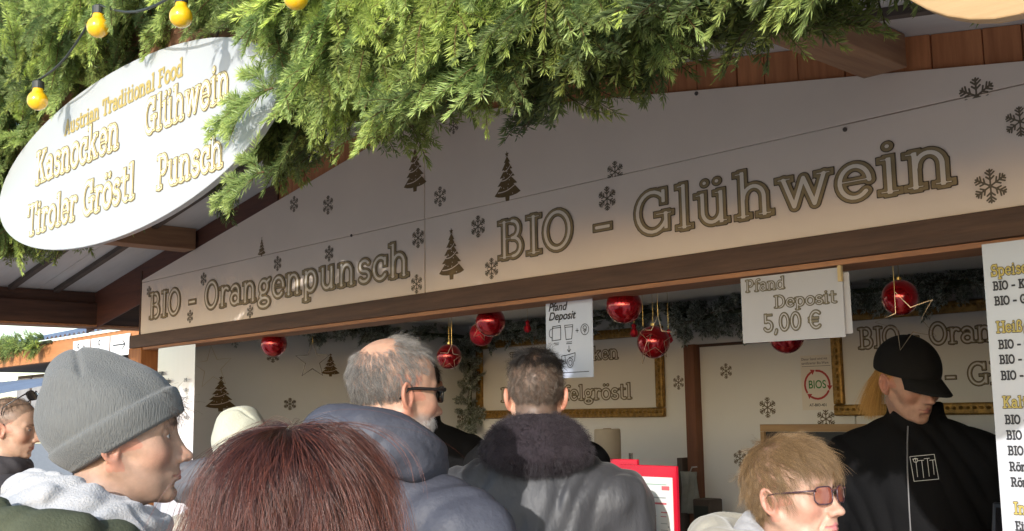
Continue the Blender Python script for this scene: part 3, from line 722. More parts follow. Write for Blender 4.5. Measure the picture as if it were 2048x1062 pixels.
def star(px, py, R_px, Y, label, rot=0.0, yaw=0.0, metal=None, rr=.0013):
    P = aty(px, py, Y); R = R_px*depth(P)/FPX
    t = empty('wire_star', tuple(P)); tag(t, label, 'star ornament', 'wire stars hanging under the beam')
    pts = []
    for k in range(10):
        a = math.pi/2+k*math.pi/5+rot; q = R if k % 2 == 0 else R*.42; pts.append((q*math.cos(a)*math.cos(yaw), q*math.cos(a)*math.sin(yaw), q*math.sin(a)))
    MB().tube(pts, rr, 5, close=True).build('wire', metal or M_wire, t)
    MB().tube([pts[0], (pts[0][0], pts[0][1], 2.19-P[2])], .0008, 4).build('thread', M_gcap, t)
M_wired = mat('star_wire_dark', (.09, .08, .07), .4, metal=.7)
star(625, 722, 36, .30, 'dark wire star hanging before the left inner wall', 0, .75, M_wired, .0024)
star(425, 735, 44, .20, 'pale thin wire star near the left menu sheet', .1, .6, mat('star_wire_pale', (.5, .42, .28), .5), .0014)
star(900, 716, 26, .22, 'wire star in front of the bauble beside the grey haired man', -.15, .3)
star(1312, 676, 44, .2, 'wire star in front of the bauble below the beam', -.12, .35)
star(1290, 690, 40, .26, 'second wire star, half hidden behind the bauble below the beam', .2, -.5)
star(1815, 640, 62, .12, 'large gold wire star hanging over the black cap', .35, .45)
star(962, 660, 22, .14, 'small wire star on the pair of touching baubles', -.3, .3)
# small red figure pendants
for (x, y, lab) in [(1055, 652, 'small red figure pendant left of the hand drawn sheet'), (1337, 672, 'small red figure pendant right of the lower bauble'), (1268, 660, 'small red figure pendant left of the lower bauble')]:
    P = aty(x, y, .35); b = empty('pendant', tuple(P)); tag(b, lab, 'pendant', 'small red pendants under the beam'); s = .012
    MB().lathe([(0, 1.9*s), (.75*s, 1.3*s), (.5*s, .6*s), (.95*s, -.2*s), (1.2*s, -1.2*s), (.6*s, -1.9*s), (0, -2*s)], 14).build('figure', M_glit, b, smooth=True)
    MB().tube([(0, 0, 1.8*s), (0, 0, 2.19-P[2])], .0006, 4).build('thread', M_gcap, b)

# ------------------------------------------------------------------ paper signs
M_paper = mat('paper', (.44, .43, .45), .45, noise=.03, nscale=3)
M_lam = mat('laminated_paper', (.44, .47, .60), .25, coat=.6)
M_ink = mat('ink', (.03, .03, .035), .6)
M_inkb = mat('ink_outline', (.10, .085, .06), .6)
LP = [(.13, M_inkb), (.085, mat('letter_straw', (.19, .16, .10), .5)), (.03, M_paper)]
def sheet(name, label, cat, P, w_, h_, m_, rot=0.0, thick=.0015, bow=.0):
    t = empty(name, P, (0, rot, 0)); tag(t, label, cat); mb = MB(); n = 8; v = []
    for j in range(n+1):
        for i in range(n+1):
            u = i/n; q = j/n; v.append((w_*u, -bow*math.sin(math.pi*u)*(.5+.5*q), -h_*q))
    k = (n+1)**2; v += [(x, y+thick, z) for x, y, z in v]; f = []
    for j in range(n):
        for i in range(n):
            a = j*(n+1)+i; f.append((a, a+n+1, a+n+2, a+1)); f.append((a+k, a+k+1, a+k+n+2, a+k+n+1))
    e = [i for i in range(n+1)]+[i*(n+1)+n for i in range(1, n+1)]+[n*(n+1)+i for i in range(n-1, -1, -1)]+[i*(n+1) for i in range(n-1, 0, -1)]
    f += [(e[i], e[(i+1) % len(e)], e[(i+1) % len(e)]+k, e[i]+k) for i in range(len(e))]
    mb.add(v, f); mb.build('sheet', m_, t, smooth=False); return t
t = sheet('price_sign', 'white deposit price sign hanging from the beam', 'price sign', (1.305, -.002, 1.989), .292, .168, M_paper, R_(.2))
FP = lambda u, v_, ww: (u, -.0008-ww, v_)
place_text('lettering', 'Pfand', (.014, -.040), .135, .036, LP, t, FP, .05)
place_text('lettering', 'Deposit', (.098, -.087), .275, .036, LP, t, FP, .05)
place_text('lettering', '5,00 €', (.062, -.146), .232, .050, LP, t, FP, .05)
MB().box(.283, .292, -.006, .004, -.035, .006).build('peg', wood('peg_wood', (.55, .42, .22), (.45, .33, .16), 2), t)
t2 = sheet('paper_sheet', 'blank white sheet showing behind the right edge of the price sign', 'paper', (1.335, .006, 1.972), .275, .147, M_paper, R_(-.6))
def stroke(prs, name, parent, m_, x0, x1, z0, z1, rad, cell, y=-.001, off=(0, 0)):
    xs = np.arange(x0, x1, cell); zs = np.arange(z0, z1, cell); X, Z = np.meshgrid(xs, zs)
    d = np.min([prim_d(X, Z, p) for p in prs], axis=0)-rad; vs, fs = field_faces(d, x0, z0, cell)
    return MB().add([(v[0]+off[0], y, v[1]+off[1]) for v in vs], fs).build(name, m_, parent)
def ftext(txt, x, z, size, parent, m_, y=-.0012, shear=0.0, bold=0.0, name='lettering', sx_=1.0, align='LEFT'):
    c = bpy.data.curves.new(name, 'FONT'); c.body = txt; c.size = size; c.shear = shear; c.offset = bold; c.align_x = align
    c.materials.append(m_); o = bpy.data.objects.new(name, c); COL.objects.link(o); bpy.context.view_layer.update()
    me = bpy.data.meshes.new_from_object(o); bpy.data.objects.remove(o); o = bpy.data.objects.new(name, me); COL.objects.link(o); o.parent = parent; o.location = (x, y, z); o.rotation_euler = (R_(90), 0, 0); o.scale = (sx_, 1, 1); return o
t = sheet('deposit_notice', 'bluish laminated sheet with hand drawn mugs and arrow', 'notice', (.524, .058, 2.003), .20, .246, M_lam, R_(.4))
ftext('Pfand', .012, -.036, .036, t, M_ink, shear=.3, bold=.0007); ftext('Deposit', .012, -.065, .036, t, M_ink, shear=.3, bold=.0007)
E_ = lambda cx, cz, rx, rz, a=0, b=360: ('e', cx, cz, rx, rz, a, b)
dr = [('p', [(.03, -.085), (.065, -.083), (.065, -.127), (.027, -.129), (.03, -.085)]), E_(.024, -.106, .009, .013, 80, 280), ('p', [(.028, -.090), (.066, -.089)]),
      ('p', [(.083, -.084), (.118, -.084), (.112, -.127), (.088, -.128), (.083, -.084)]), ('p', [(.084, -.09), (.117, -.09)]),
      ('p', [(.130, -.103), (.142, -.103)]), ('p', [(.136, -.097), (.136, -.109)]), E_(.168, -.101, .0165, .0165), E_(.168, -.096, .007, .006), ('p', [(.168, -.113), (.168, -.097)]), ('p', [(.161, -.104), (.168, -.108), (.175, -.103)]),
      ('p', [(.035, -.137), (.057, -.137)]), ('p', [(.038, -.142), (.055, -.142)]), ('p', [(.091, -.136), (.112, -.136)]), ('p', [(.089, -.141), (.112, -.141)]),
      ('p', [(.1, -.148), (.1, -.166)]), ('p', [(.093, -.159), (.1, -.167), (.107, -.159)]),
      ('p', [(.068, -.178), (.069, -.204), (.085, -.200), (.082, -.176), (.068, -.178)]), ('p', [(.084, -.177), (.126, -.170), (.123, -.196)]), ('p', [(.086, -.2), (.092, -.203)]), E_(.104, -.2, .0135, .0145), E_(.105, -.2, .007, .008),
      ('p', [(.10, -.184), (.118, -.181)]), ('p', [(.075, -.2295), (.182, -.2285)])]
stroke(dr, 'drawing', t, M_ink, .005, .195, -.235, -.075, .0011, .0011, y=-.0011)
# menu boards
M_menu = mat('menu_sheet', (.52, .535, .58), .3, coat=.3)
t = sheet('menu_board', 'tall white menu board cut by the right edge of the picture', 'menu board', (1.953, -.042, 1.994), .55, .98, M_menu)
LM = [(.14, M_inkb), (.085, mat('letter_yellow', (.48, .38, .10), .5))]
LMK = [(.12, M_ink)]
def mline(px, py, text, cap, lay, bold=None):
    P = aty(px, py, -.0435); R = lay[0][0]; tw = text_width(text, .02)*cap*.85
    lettering('lettering', text, P[0]-1.953, P[2]-1.994, tw, cap, lay, t, FP, .05)
for a in [(1983, 552, 'Speisen', .022, LM), (1987, 580, 'BIO - Kasnocken', .0165, LMK), (1990, 610, 'BIO - Gröstl', .0165, LMK), (1994, 665, 'Heißgetränke', .022, LM),
          (1998, 697, 'BIO - Glühwein', .0165, LMK), (2000, 727, 'BIO - Orangenpunsch', .0165, LMK), (2003, 759, 'BIO - Apfelpunsch', .0165, LMK), (2007, 815, 'Kalte Getränke', .022, LM),
          (2011, 847, 'BIO - Apfelsaft', .0165, LMK), (2014, 878, 'BIO - Bier', .0165, LMK), (2017, 909, 'BIO - Wein', .0165, LMK), (2020, 941, 'Römer', .0165, LMK), (2023, 972, 'Römer', .0165, LMK),
          (2029, 1027, 'Info', .022, LM), (2032, 1060, 'Einsatz', .0165, LMK)]: mline(*a)
t = sheet('menu_sheet', 'white laminated menu sheet hanging at the left post', 'menu sheet', (-2.10, -.004, 1.99), .385, .95, mat('menu_sheet_glossy', (.72, .69, .73), .08, coat=1.0), bow=.012)
for (u, v_, s, c) in [(.01, -.13, 'Speisen', .02), (.03, -.17, 'Heißgetränke', .018), (.31, -.17, '5,00', .014), (.31, -.215, '6,00', .014), (.13, -.275, 'Kaltes', .02), (.32, -.34, '4,00', .014), (.03, -.46, 'BIO - Wein', .015), (.03, -.53, 'BIO - Bier', .015), (.03, -.60, 'Getränke', .02)]:
    lettering('lettering', s, u, v_, text_width(s, .02)*c*.9, c, [(.12, M_ink)], t, lambda a, b, ww: (a, -.014-ww, b), .06)
# organic seal poster on the door leaf
P = aty(1600, 712, 2.0765); t = sheet('seal_poster', 'small organic seal poster with red arrow ring on the wall', 'poster', tuple(P), .165, .25, mat('poster_paper', (.73, .68, .62), .5))
g_ = mat('seal_green', (.03, .20, .04), .5); rd = mat('seal_red', (.42, .035, .03), .5)
for k, (s_, x_) in enumerate([('Dieser Stand wird mit', .006), ('zertifizierter Bio-Ware', .006)]): ftext(s_, x_, -.022-.019*k, .0165, t, M_ink, sx_=.92)
stroke([('h', -.05, .008, .155)], 'rule_line', t, M_ink, 0, .165, -.06, -.04, .0008, .001, y=-.0008)
for k in range(3):
    a0 = 100-k*120; stroke([('e', .083, -.135, .064, .064, a0-100, a0-8)], 'seal_arc', t, rd, 0, .165, -.215, -.055, .0048, .002, y=-.0010)
mb = MB()
for k in range(3):
    a = R_(100-k*120-104); c, s_ = math.cos(a), math.sin(a); tx, tz = s_, -c
    cx, cz = .083+.064*c, -.135+.064*s_; mb.add([(cx+c*.014, -.0013, cz+s_*.014), (cx-c*.014, -.0013, cz-s_*.014), (cx+tx*.022, -.0013, cz+tz*.022)], [(0, 1, 2)])
mb.build('seal_arrow_heads', rd, t)
ftext('BIOS', .083, -.151, .052, t, g_, bold=.0006, sx_=.85, align='CENTER'); ftext('AT-BIO-401', .083, -.233, .018, t, M_ink, align='CENTER', bold=.0003)

# ------------------------------------------------------------------ things on the counter and behind it
M_acr = mat('red_acrylic', (.58, .012, .035), .18, coat=.8)
M_print = mat('printed_sheet', (.78, .79, .77), .35)
M_green = mat('print_green', (.22, .38, .30), .6); M_prd = mat('print_red', (.62, .14, .16), .6); M_pgr = mat('print_grey', (.4, .42, .42), .6)
def menu_stand(x, z0, z1, w_, y, rz, label):
    t = empty('menu_stand', (x, y, z0), (0, 0, rz)); tag(t, label, 'menu holder', 'red menu holders on the counter'); h_ = z1-z0
    MB().box(0, w_, 0, .012, 0, h_).build('backing', M_acr, t, bevel=.002)
    MB().box(-.01, w_+.01, -.05, .06, -.0005, .008).build('foot', M_acr, t, bevel=.002)
    MB().box(.026, w_-.014, -.0025, -.0005, .02, h_-.034).build('printed_page', M_print, t)
    L_ = [(.03, .19, .045, M_green, .0012), (.075, .185, .083, M_pgr, .002), (.085, .187, .100, M_prd, .0028), (.165, .188, .125, M_prd, .0015), (.12, .14, .125, M_pgr, .0018), (.115, .147, .136, M_pgr, .001), (.163, .185, .137, M_prd, .001),
          (.163, .187, .157, M_pgr, .001), (.12, .135, .168, M_pgr, .002), (.163, .19, .176, M_pgr, .001), (.12, .137, .184, M_pgr, .0022), (.165, .19, .19, M_pgr, .001), (.19, .195, .166, M_pgr, .002), (.12, .14, .2, M_pgr, .002), (.165, .188, .212, M_pgr, .001), (.17, .2, .055, M_prd, .006)]
    for a, b, c, m_, q in L_: MB().box(min(a, w_-.03), min(b, w_-.02), -.0032, -.0026, h_-c-q-.01, h_-c+q-.01).build('print_line', m_, t)
    return t
menu_stand(.690, 1.151, 1.492, .225, .2, R_(-2), 'red menu holder with printed drinks list on the counter')
menu_stand(.56, 1.151, 1.502, .11, .30, R_(3), 'red menu holder half hidden behind the fur collared jacket')
MB().box(-1.2, -.47, 1.42, 1.78, 1.30, 1.33).build('shelf', wood('shelf_wood', (.3, .2, .12), (.2, .13, .07), 0), stall)
for xx in (-1.15, -.5): MB().box(xx-.015, xx+.015, 1.44, 1.76, .9, 1.299).build('shelf_leg', W_beam, stall)
t = empty('paper_roll', (-.537, 1.5, 1.331)); tag(t, 'cream paper roll standing on the shelf beside the black jackets', 'paper roll')
MB().lathe([(0, 0), (.058, 0), (.062, .006), (.062, .236), (.058, .242), (.02, .242), (.019, .2)], 28).build('roll', mat('roll_paper', (.62, .52, .40), .8, noise=.1, nscale=12), t, smooth=True)
MB().lathe([(.0195, .1), (.0195, .245), (.0165, .245), (.0165, .1)], 16).build('core', mat('cardboard', (.35, .25, .15), .8), t)
P = aty(1262, 930, 1.2); t = empty('tap', (P[0], P[1], .9)); tag(t, 'thin steel tap standing up behind the red menu holder', 'tap')
M_st = mat('steel', (.6, .6, .6), .25, metal=1.0)
MB().tube([(0, 0, 0), (0, 0, P[2]-.9+.05)], .009, 10).build('pipe', M_st, t); MB().lathe([(.02, 0), (.02, .02), (0, .02)], 16).build('base', M_st, t)
MB().box(P[0]-.2, P[0]+.1, 1.1, 1.5, .75, .899).build('sink_cabinet', M_ceil, stall)
t = empty('chalkboard', (.246, 1.6, .9)); tag(t, 'dark board in a pale wooden frame behind the blonde lady', 'chalkboard'); fm = wood('board_frame_wood', (.40, .26, .13), (.3, .18, .09), 0)
MB().box(0, .62, 0, .03, .66, .69).build('frame_rail', fm, t); MB().box(0, .02, 0, .03, 0, .659).build('frame_rail', fm, t); MB().box(.60, .62, 0, .03, 0, .659).build('frame_rail', fm, t)
MB().box(.021, .599, .008, .02, 0, .659).build('board', mat('slate', (.02, .018, .018), .5), t)
P = aty(1965, 1003, .1); t = empty('tablet', (1.84, .1, 1.151), (R_(-12), 0, R_(-6))); tag(t, 'black tablet computer standing on the counter near the right menu', 'tablet')
MB().box(0, .24, 0, .009, 0, .292).build('housing', mat('tablet_black', (.012, .012, .014), .35), t, bevel=.004)
MB().box(.01, .23, -.0012, -.0002, .012, .28).build('screen', mat('tablet_glass', (.01, .01, .012), .08), t)
MB().box(.06, .18, .01, .09, 0, .008).build('stand_foot', M_bat, t)
P = aty(1412, 1010, 1.9); t = empty('speaker_box', (P[0], 1.9, 1.0)); tag(t, 'small dark box low beside the brown door post', 'box')
MB().box(-.04, .06, -.05, .05, 0, P[2]-1.0+.03).build('case', M_bat, t, bevel=.006); MB().box(-.03, .05, -.053, -.0505, .05, P[2]-1.0).build('front_grille', M_sock, t)
for (x, y) in [(1372, 970)]:
    P = aty(x, y, 1.9); t = empty('hanging_cloth', (P[0]-.03, 1.99, P[2])); tag(t, 'grey and white cloth hanging left of the door post', 'cloth')
    mb = MB(); v = []; n = 10
    for j in range(9):
        for i in range(n): v.append((-.05+.11*i/(n-1), -.03+.014*math.sin(i*1.9+j*.4), .06-.20*j/8))
    mb.add(v, [(j*n+i, j*n+i+1, (j+1)*n+i+1, (j+1)*n+i) for j in range(8) for i in range(n-1)]); o = mb.build('cloth', mat('cloth_grey', (.35, .36, .33), .9, noise=.4, nscale=9), t, smooth=True)
    sdf_ = o.modifiers.new('thick', 'SOLIDIFY'); sdf_.thickness = .003
    MB().tube([(0, .095, .08), (0, .0, .08), (0, -.02, .05)], .004, 6).build('hook', M_st, t)

# ------------------------------------------------------------------ the next stall in the row
nb = empty('market_stall', (-6.6, 1.2, 0)); tag(nb, 'neighbouring wooden stall with blue corrugated roof and pictogram signs', 'market stall')
W_nb = wood('neighbour_wood', (.50, .22, .085), (.40, .16, .06), 0)
MB().box(-2.6, 1.55, 0, .06, 2.165, 2.345).build('fascia_board', W_nb, nb, bevel=.003)
MB().box(-2.6, 1.55, .061, .9, 2.165, 2.2).build('soffit', M_bat, nb)
M_corr = mat('corrugated_metal', (.30, .36, .46), .4, metal=.35, noise=.25, nscale=3)
def corr(x0, x1, y0, z0, y1, z1, name, parent, pitch=.10, amp=.013):
    mb = MB(); xs = np.arange(x0, x1, pitch/6); v = []
    for x in xs:
        h = amp*math.sin(2*math.pi*x/pitch); v += [(x, y0, z0+h), (x, y1, z1+h)]
    mb.add(v, [(2*i, 2*i+2, 2*i+3, 2*i+1) for i in range(len(xs)-1)]); return mb.build(name, M_corr, parent, smooth=True)
corr(-2.7, 1.6, -.06, 2.365, 1.5, 2.74, 'corrugated_roof', nb)
MB().box(-2.5, 1.5, 1.1, 1.15, 0, 2.16).build('back_wall', wood('dark_wood', (.10, .06, .04), (.05, .03, .02), 0), nb)
MB().box(1.40, 1.52, .0, .12, 0, 2.164).build('corner_post', W_nb, nb); MB().box(-2.55, -2.43, .0, .12, 0, 2.164).build('corner_post', W_nb, nb)
x = -2.4
while x < 1.36:
    MB().box(x+.003, x+.137, .02, .04, .05, 1.0).build('counter_board', W_nb, nb); x += .14
M_pane = mat('curtain_grey', (.42, .41, .42), .4, noise=.3, nscale=6)
for k in range(5):
    xa = -1.95+k*.42; fr = MB().box(xa, xa+.40, .30, .33, 1.55, 2.10).build('window_frame', M_bat, nb)
    MB().box(xa+.03, xa+.37, .285, .299, 1.58, 2.07).build('pane', M_pane, fr)
PIC = mat('sign_white', (.80, .80, .80), .4)
lab3 = ['white pictogram sign with two figures, leftmost over the grey beanie', 'white pictogram sign with a seated figure, middle one over the beanie', 'white sign with a black arrow pointing right, by the post']
for k in range(3):
    x0 = -6.305+k*.385; t = empty('pictogram_sign', (x0, 1.19, 2.145)); tag(t, lab3[k], 'sign', 'white pictogram signs on the neighbouring stall')
    MB().box(.004, .362, -.006, 0, 0, .165).build('plate', PIC, t, bevel=.001); y = -.0072
    if k == 2: pr = [('p', [(.06, .085), (.28, .085)]), ('p', [(.235, .12), (.285, .085), (.235, .05)])]
    elif k == 1: pr = [('e', .17, .125, .018, .018, 0, 360), ('p', [(.17, .1), (.16, .06), (.21, .055), (.215, .02)]), ('e', .16, .05, .035, .03, 120, 330)]
    else: pr = [('e', .12, .12, .016, .016, 0, 360), ('p', [(.12, .1), (.11, .055), (.09, .02)]), ('p', [(.11, .055), (.14, .02)]), ('e', .24, .1, .016, .016, 0, 360), ('p', [(.24, .08), (.22, .04), (.27, .03)]), ('e', .22, .03, .02, .02, 90, 360)]
    stroke(pr, 'pictogram', t, M_ink, 0, .37, 0, .165, .0055, .006, y=y)
# its fir garland
t = empty('fir_garland', (-7.6, 1.15, 2.3)); tag(t, 'short bright fir garland on the neighbouring stall, far left', 'fir garland'); g = np.random.default_rng(44)
for i in range(130):
    p = np.array([g.uniform(-1.3, .78), g.uniform(-.06, .02), g.uniform(.0, .08)]); d = g.normal(size=3)*[1, .6, .8]; d[1] -= .6
    m = dirmat(d, g.uniform(0, 6), g.uniform(.4, .7)); m.translation = Vector(p)
    b = bpy.data.objects.new('branch', SPM[int(g.integers(12))]); COL.objects.link(b); b.parent = t; b.matrix_local = m
MB().tube([(-1.35, .03, .04), (.8, .03, .04)], .015, 5).build('binding_rope', MATS['rope'], t)
# lower awning in front of it
aw = empty('awning', (-6.6, .9, 0)); tag(aw, 'low blue corrugated awning on posts behind the man with sunglasses', 'awning')
corr(-2.6, 1.5, -.7, 1.845, .0, 1.985, 'corrugated_sheet', aw)
for x in (-2.5, 1.42): MB().box(x-.03, x+.03, -.6, -.54, 0, 1.80).build('post', W_nb, aw)
MB().box(-2.55, 1.48, -.6, -.54, 1.765, 1.79).build('rail', W_nb, aw)
MB().box(-2.5, 1.45, -.54, -.52, .3, 1.76).build('side_panel', mat('slate_panel', (.09, .11, .13), .6), aw)

# ------------------------------------------------------------------ people: smooth blended volumes turned into one continuous skin each
def snets(fn, lo, hi, h):
    lo = np.array(lo, float); hi = np.array(hi, float); n = np.ceil((hi-lo)/h).astype(int)+1
    ax = [lo[i]+h*np.arange(n[i]) for i in range(3)]
    G = np.empty(n, np.float32)
    for i0 in range(0, n[0], 24):
        X, Y, Z = np.meshgrid(ax[0][i0:i0+24], ax[1], ax[2], indexing='ij')
        G[i0:i0+24] = fn(np.stack([X, Y, Z], -1).astype(np.float32))
    s = G < 0
    cs = np.zeros(n-1, int)
    for a in (0, 1):
        for b in (0, 1):
            for c in (0, 1): cs += s[a:n[0]-1+a, b:n[1]-1+b, c:n[2]-1+c]
    act = (cs > 0) & (cs < 8); idx = -np.ones(act.shape, int); I = np.argwhere(act); idx[act] = np.arange(len(I))
    acc = np.zeros((len(I), 3)); cnt = np.zeros(len(I))
    offs = [(a, b, c) for a in (0, 1) for b in (0, 1) for c in (0, 1)]
    for o in offs:
        for k in range(3):
            if o[k]: continue
            p = np.array(o); q = p.copy(); q[k] = 1
            g0 = G[tuple((I+p).T)]; g1 = G[tuple((I+q).T)]; m = (g0 < 0) != (g1 < 0)
            t = np.where(m, g0/np.where(m, g0-g1, 1), 0); pt = np.tile(p.astype(float), (len(I), 1)); pt[:, k] = t
            acc += pt*m[:, None]; cnt += m
    V = lo+h*(I+acc/cnt[:, None])
    F = []
    for k in range(3):
        u, v = [(1, 2), (2, 0), (0, 1)][k]
        a = [slice(None)]*3; b = [slice(None)]*3; a[k] = slice(0, -1); b[k] = slice(1, None)
        sa = s[tuple(a)]; sb = s[tuple(b)]; cr_ = np.argwhere(sa != sb)
        ok = (cr_[:, u] > 0) & (cr_[:, v] > 0) & (cr_[:, u] < n[u]-1) & (cr_[:, v] < n[v]-1); cr_ = cr_[ok]
        if not len(cr_): continue
        def cell(du, dv):
            c = cr_.copy(); c[:, u] += du; c[:, v] += dv; return idx[tuple(c.T)]
        q = np.stack([cell(-1, -1), cell(0, -1), cell(0, 0), cell(-1, 0)], 1)
        fl = ~sa[tuple(cr_.T)]; q[fl] = q[fl][:, ::-1]; F.append(q)
    F = np.concatenate(F); F = F[(F >= 0).all(1)]; return V, F
def ell(P, c, r, rot=None):
    D = P-np.array(c, np.float32)
    if rot is not None: D = D@np.array(rot, np.float32)
    r = np.array(r, np.float32); k = np.linalg.norm(D/r, axis=-1); k2 = np.linalg.norm(D/(r*r), axis=-1)
    return k*(k-1)/np.maximum(k2, 1e-6)
def cap(P, a, b, ra, rb=None):
    rb = ra if rb is None else rb; a = np.array(a, np.float32); b = np.array(b, np.float32); d = b-a
    t = np.clip(((P-a)@d)/(d@d+1e-9), 0, 1); return np.linalg.norm(P-a-t[..., None]*d, axis=-1)-(ra+(rb-ra)*t)
def sph(P, c, r): return np.linalg.norm(P-np.array(c, np.float32), axis=-1)-r
def smin(a, b, k): h = np.clip(.5+.5*(b-a)/k, 0, 1); return b*(1-h)+a*h-k*h*(1-h)
def smax(a, b, k): return -smin(-a, -b, k)
def sm(fs, k):
    d = fs[0]
    for f in fs[1:]: d = smin(d, f, k)
    return d
def rotx(a): c, s = math.cos(a), math.sin(a); return np.array([[1, 0, 0], [0, c, -s], [0, s, c]])
def roty(a): c, s = math.cos(a), math.sin(a); return np.array([[c, 0, s], [0, 1, 0], [-s, 0, c]])
def rotz(a): c, s = math.cos(a), math.sin(a); return np.array([[c, -s, 0], [s, c, 0], [0, 0, 1]])

def head_sdf(P, o):
    """head frame: x forward, y to the person's left, z up; origin between the ears at eye height. metres"""
    A = P.copy(); A[..., 1] = np.abs(A[..., 1]); jw = o.get('jaw', 1.0); ch = o.get('chin', 1.0); fat = o.get('fat', 0.0); age = o.get('age', 0.0)
    cran = ell(P, (-.016, 0, .028), (.094, .074, .088))
    fore = ell(P, (.028, 0, .030), (.056, .062, .062))
    face = ell(P, (.034, 0, -.034), (.050, .054+fat, .070))
    jaw = ell(P, (.030, 0, -.078), (.050, .047*jw+fat, .034))
    chin = ell(P, (.0735, 0, -.103), (.0175*ch, .022, .016))
    jawl = cap(A, (-.006, .054*jw+fat, -.048), (.052, .024*jw, -.098), .016, .012)
    cheek = ell(A, (.054, .043, -.030), (.026, .023, .022))
    zyg = cap(A, (.052, .050, -.014), (.0, .068, -.012), .010, .008)
    brow = cap(A, (.080, .012, .018), (.066, .046, .018), .0095, .008)
    d = sm([cran, fore, face, jaw], .03); d = sm([d, jawl, cheek, zyg], .022); d = smin(d, chin, .018); d = smin(d, brow, .014)
    sock = ell(A, (.092, .031, .000), (.022, .018, .0125)); d = smax(d, -sock, .014)
    eye = sph(A, (.0682, .031, -.001), .0127); d = smin(d, eye, .005)
    lid = cap(A, (.0802, .020, .0056), (.0755, .042, .0046), .0043); d = smin(d, lid, .005)
    bag = cap(A, (.0785, .020, -.0105), (.0735, .040, -.0100), .0038); d = smin(d, bag, .008)
    nl = o.get('nose', 1.0)
    nb = cap(P, (.080, 0, .010), (.092+.012*nl, 0, -.034), .0065, .0085); tip = ell(P, (.096+.012*nl, 0, -.040), (.0125, .0115, .0095))
    ala = ell(A, (.090+.006*nl, .0130, -.043), (.0115, .0065, .0080)); fil = cap(P, (.070, 0, .014), (.084, 0, -.036), .0100, .0150); noz = smin(sm([nb, tip, ala], .009), fil, .010); d = smin(d, noz, .011)
    nost = ell(A, (.098+.008*nl, .0065, -.0505), (.0065, .0035, .0035)); d = smax(d, -nost, .003)
    mz = ell(P, (.070, 0, -.070), (.026, .028, .026)); d = smin(d, mz, .014)
    ul = cap(A, (.0945, .000, -.0665), (.084, .021, -.0705), .0042, .0022); ll = cap(A, (.0938, .000, -.0765), (.084, .018, -.0735), .0050, .0025)
    d = smin(d, ul, .004); d = smin(d, ll, .005)
    cut = cap(A, (.0985, 0, -.0712), (.086, .024, -.0718), .0014+.003*o.get('open', 0)); d = smax(d, -cut, .002)
    phil = cap(P, (.100, 0, -.056), (.099, 0, -.063), .0022); d = smax(d, -phil, .004)
    und = ell(A, (.093, 0, -.089), (.012, .018, .006)); d = smax(d, -und, .008)
    if age:
        fold = cap(A, (.090, .018, -.046), (.076, .033, -.074), .0018); d = smax(d, -fold*1.0, .006)
        crow = cap(A, (.074, .026, -.020), (.064, .046, -.020), .0012); d = smax(d, -crow, .005)
        jowl = ell(A, (.040, .040, -.088), (.022, .014, .014)); d = smin(d, jowl, .02)
    if o.get('beanie_flat'): pass
    # ears: a shallow dish with a rolled rim, leaning back and standing off the head
    EM = (rotz(R_(-24))@roty(R_(-14))).astype(np.float32); Ee = (A-np.array((-.014, .0775, -.016), np.float32))@EM
    kx = np.hypot(Ee[..., 0]/.0140, (Ee[..., 2]-.003)/.0255); ring = np.hypot((kx-1)*.016, Ee[..., 1]-.0050)-.0031
    disc = ell(Ee, (0, 0, .001), (.0150, .0060, .0275)); bowl = ell(Ee, (.001, .0060, -.002), (.0085, .0050, .0145)); anti = cap(Ee, (-.0075, .0048, .012), (-.0078, .0052, -.010), .0022)
    lobe = ell(Ee, (.003, .001, -.0255), (.0075, .0050, .0090)); ear = smax(smin(disc, ring, .0035), -bowl, .003); ear = smin(smin(ear, anti, .003), lobe, .006)
    d = smin(d, ear, .005)
    # neck and chest, down into the clothes
    nk = o.get('neck', (-.045, 0, -.215)); nr = o.get('neck_r', .054)
    neck = cap(P, (-.022, 0, -.070), nk, nr*.98, nr*1.08); d = smin(d, neck, .022)
    ch2 = sph(P, (nk[0], nk[1], nk[2]-.02), .062); d = smin(d, ch2, .04)
    return d
def paint_face(V, o):
    base = np.array(o.get('skin', (.52, .30, .20))); C = np.tile(base, (len(V), 1)); A = V.copy(); A[:, 1] = np.abs(A[:, 1])
    def blend(mask, col, k=1.0):
        nonlocal C
        m = np.clip(mask, 0, 1)[:, None]*k; C = C*(1-m)+np.array(col)*m
    g = lambda c, r: np.exp(-(((A-np.array(c))/np.array(r))**2).sum(1))
    red = np.array([base[0]*1.02, base[1]*.70, base[2]*.66])
    blend(g((.065, .045, -.035), (.03, .025, .022)), red, .55+o.get('flush', 0)); blend(g((.105, 0, -.04), (.012, .016, .016)), red, .6)
    blend((A[:, 1] > .072)*1.0*(np.abs(A[:, 2]+.012) < .045), red*np.array([1.05, .95, .95]), .6)
    lip = np.minimum(cap(A, (.0955, 0, -.0668), (.084, .0215, -.0708), .0046, .0026), cap(A, (.0948, 0, -.0768), (.085, .0185, -.0738), .0052, .003))
    blend(np.clip(1-lip/.0012, 0, 1), o.get('lip', (.42, .13, .11)), .85)
    br = cap(A, (.090, .013, .0195), (.070, .050, .0205), .0042, .0025); blend(np.clip(1-br/.002, 0, 1)*(A[:, 0] > .05), o.get('brow', (.10, .06, .04)), .8)
    if o.get('stubble'):
        s = np.clip((-.045-A[:, 2]-.5*(.03-np.clip(A[:, 0], -.02, .03)))/.012, 0, 1)*np.clip((A[:, 0]-.0)/.02, 0, 1)*(lip > .003)*np.clip((A[:, 2]+.14)/.02, 0, 1)
        blend(s, o.get('stubble_col', (.2, .14, .11)), o['stubble'])
    blend(g((.084, .031, -.006), (.01, .018, .012)), base*np.array([.72, .62, .62]), .5)
    return C
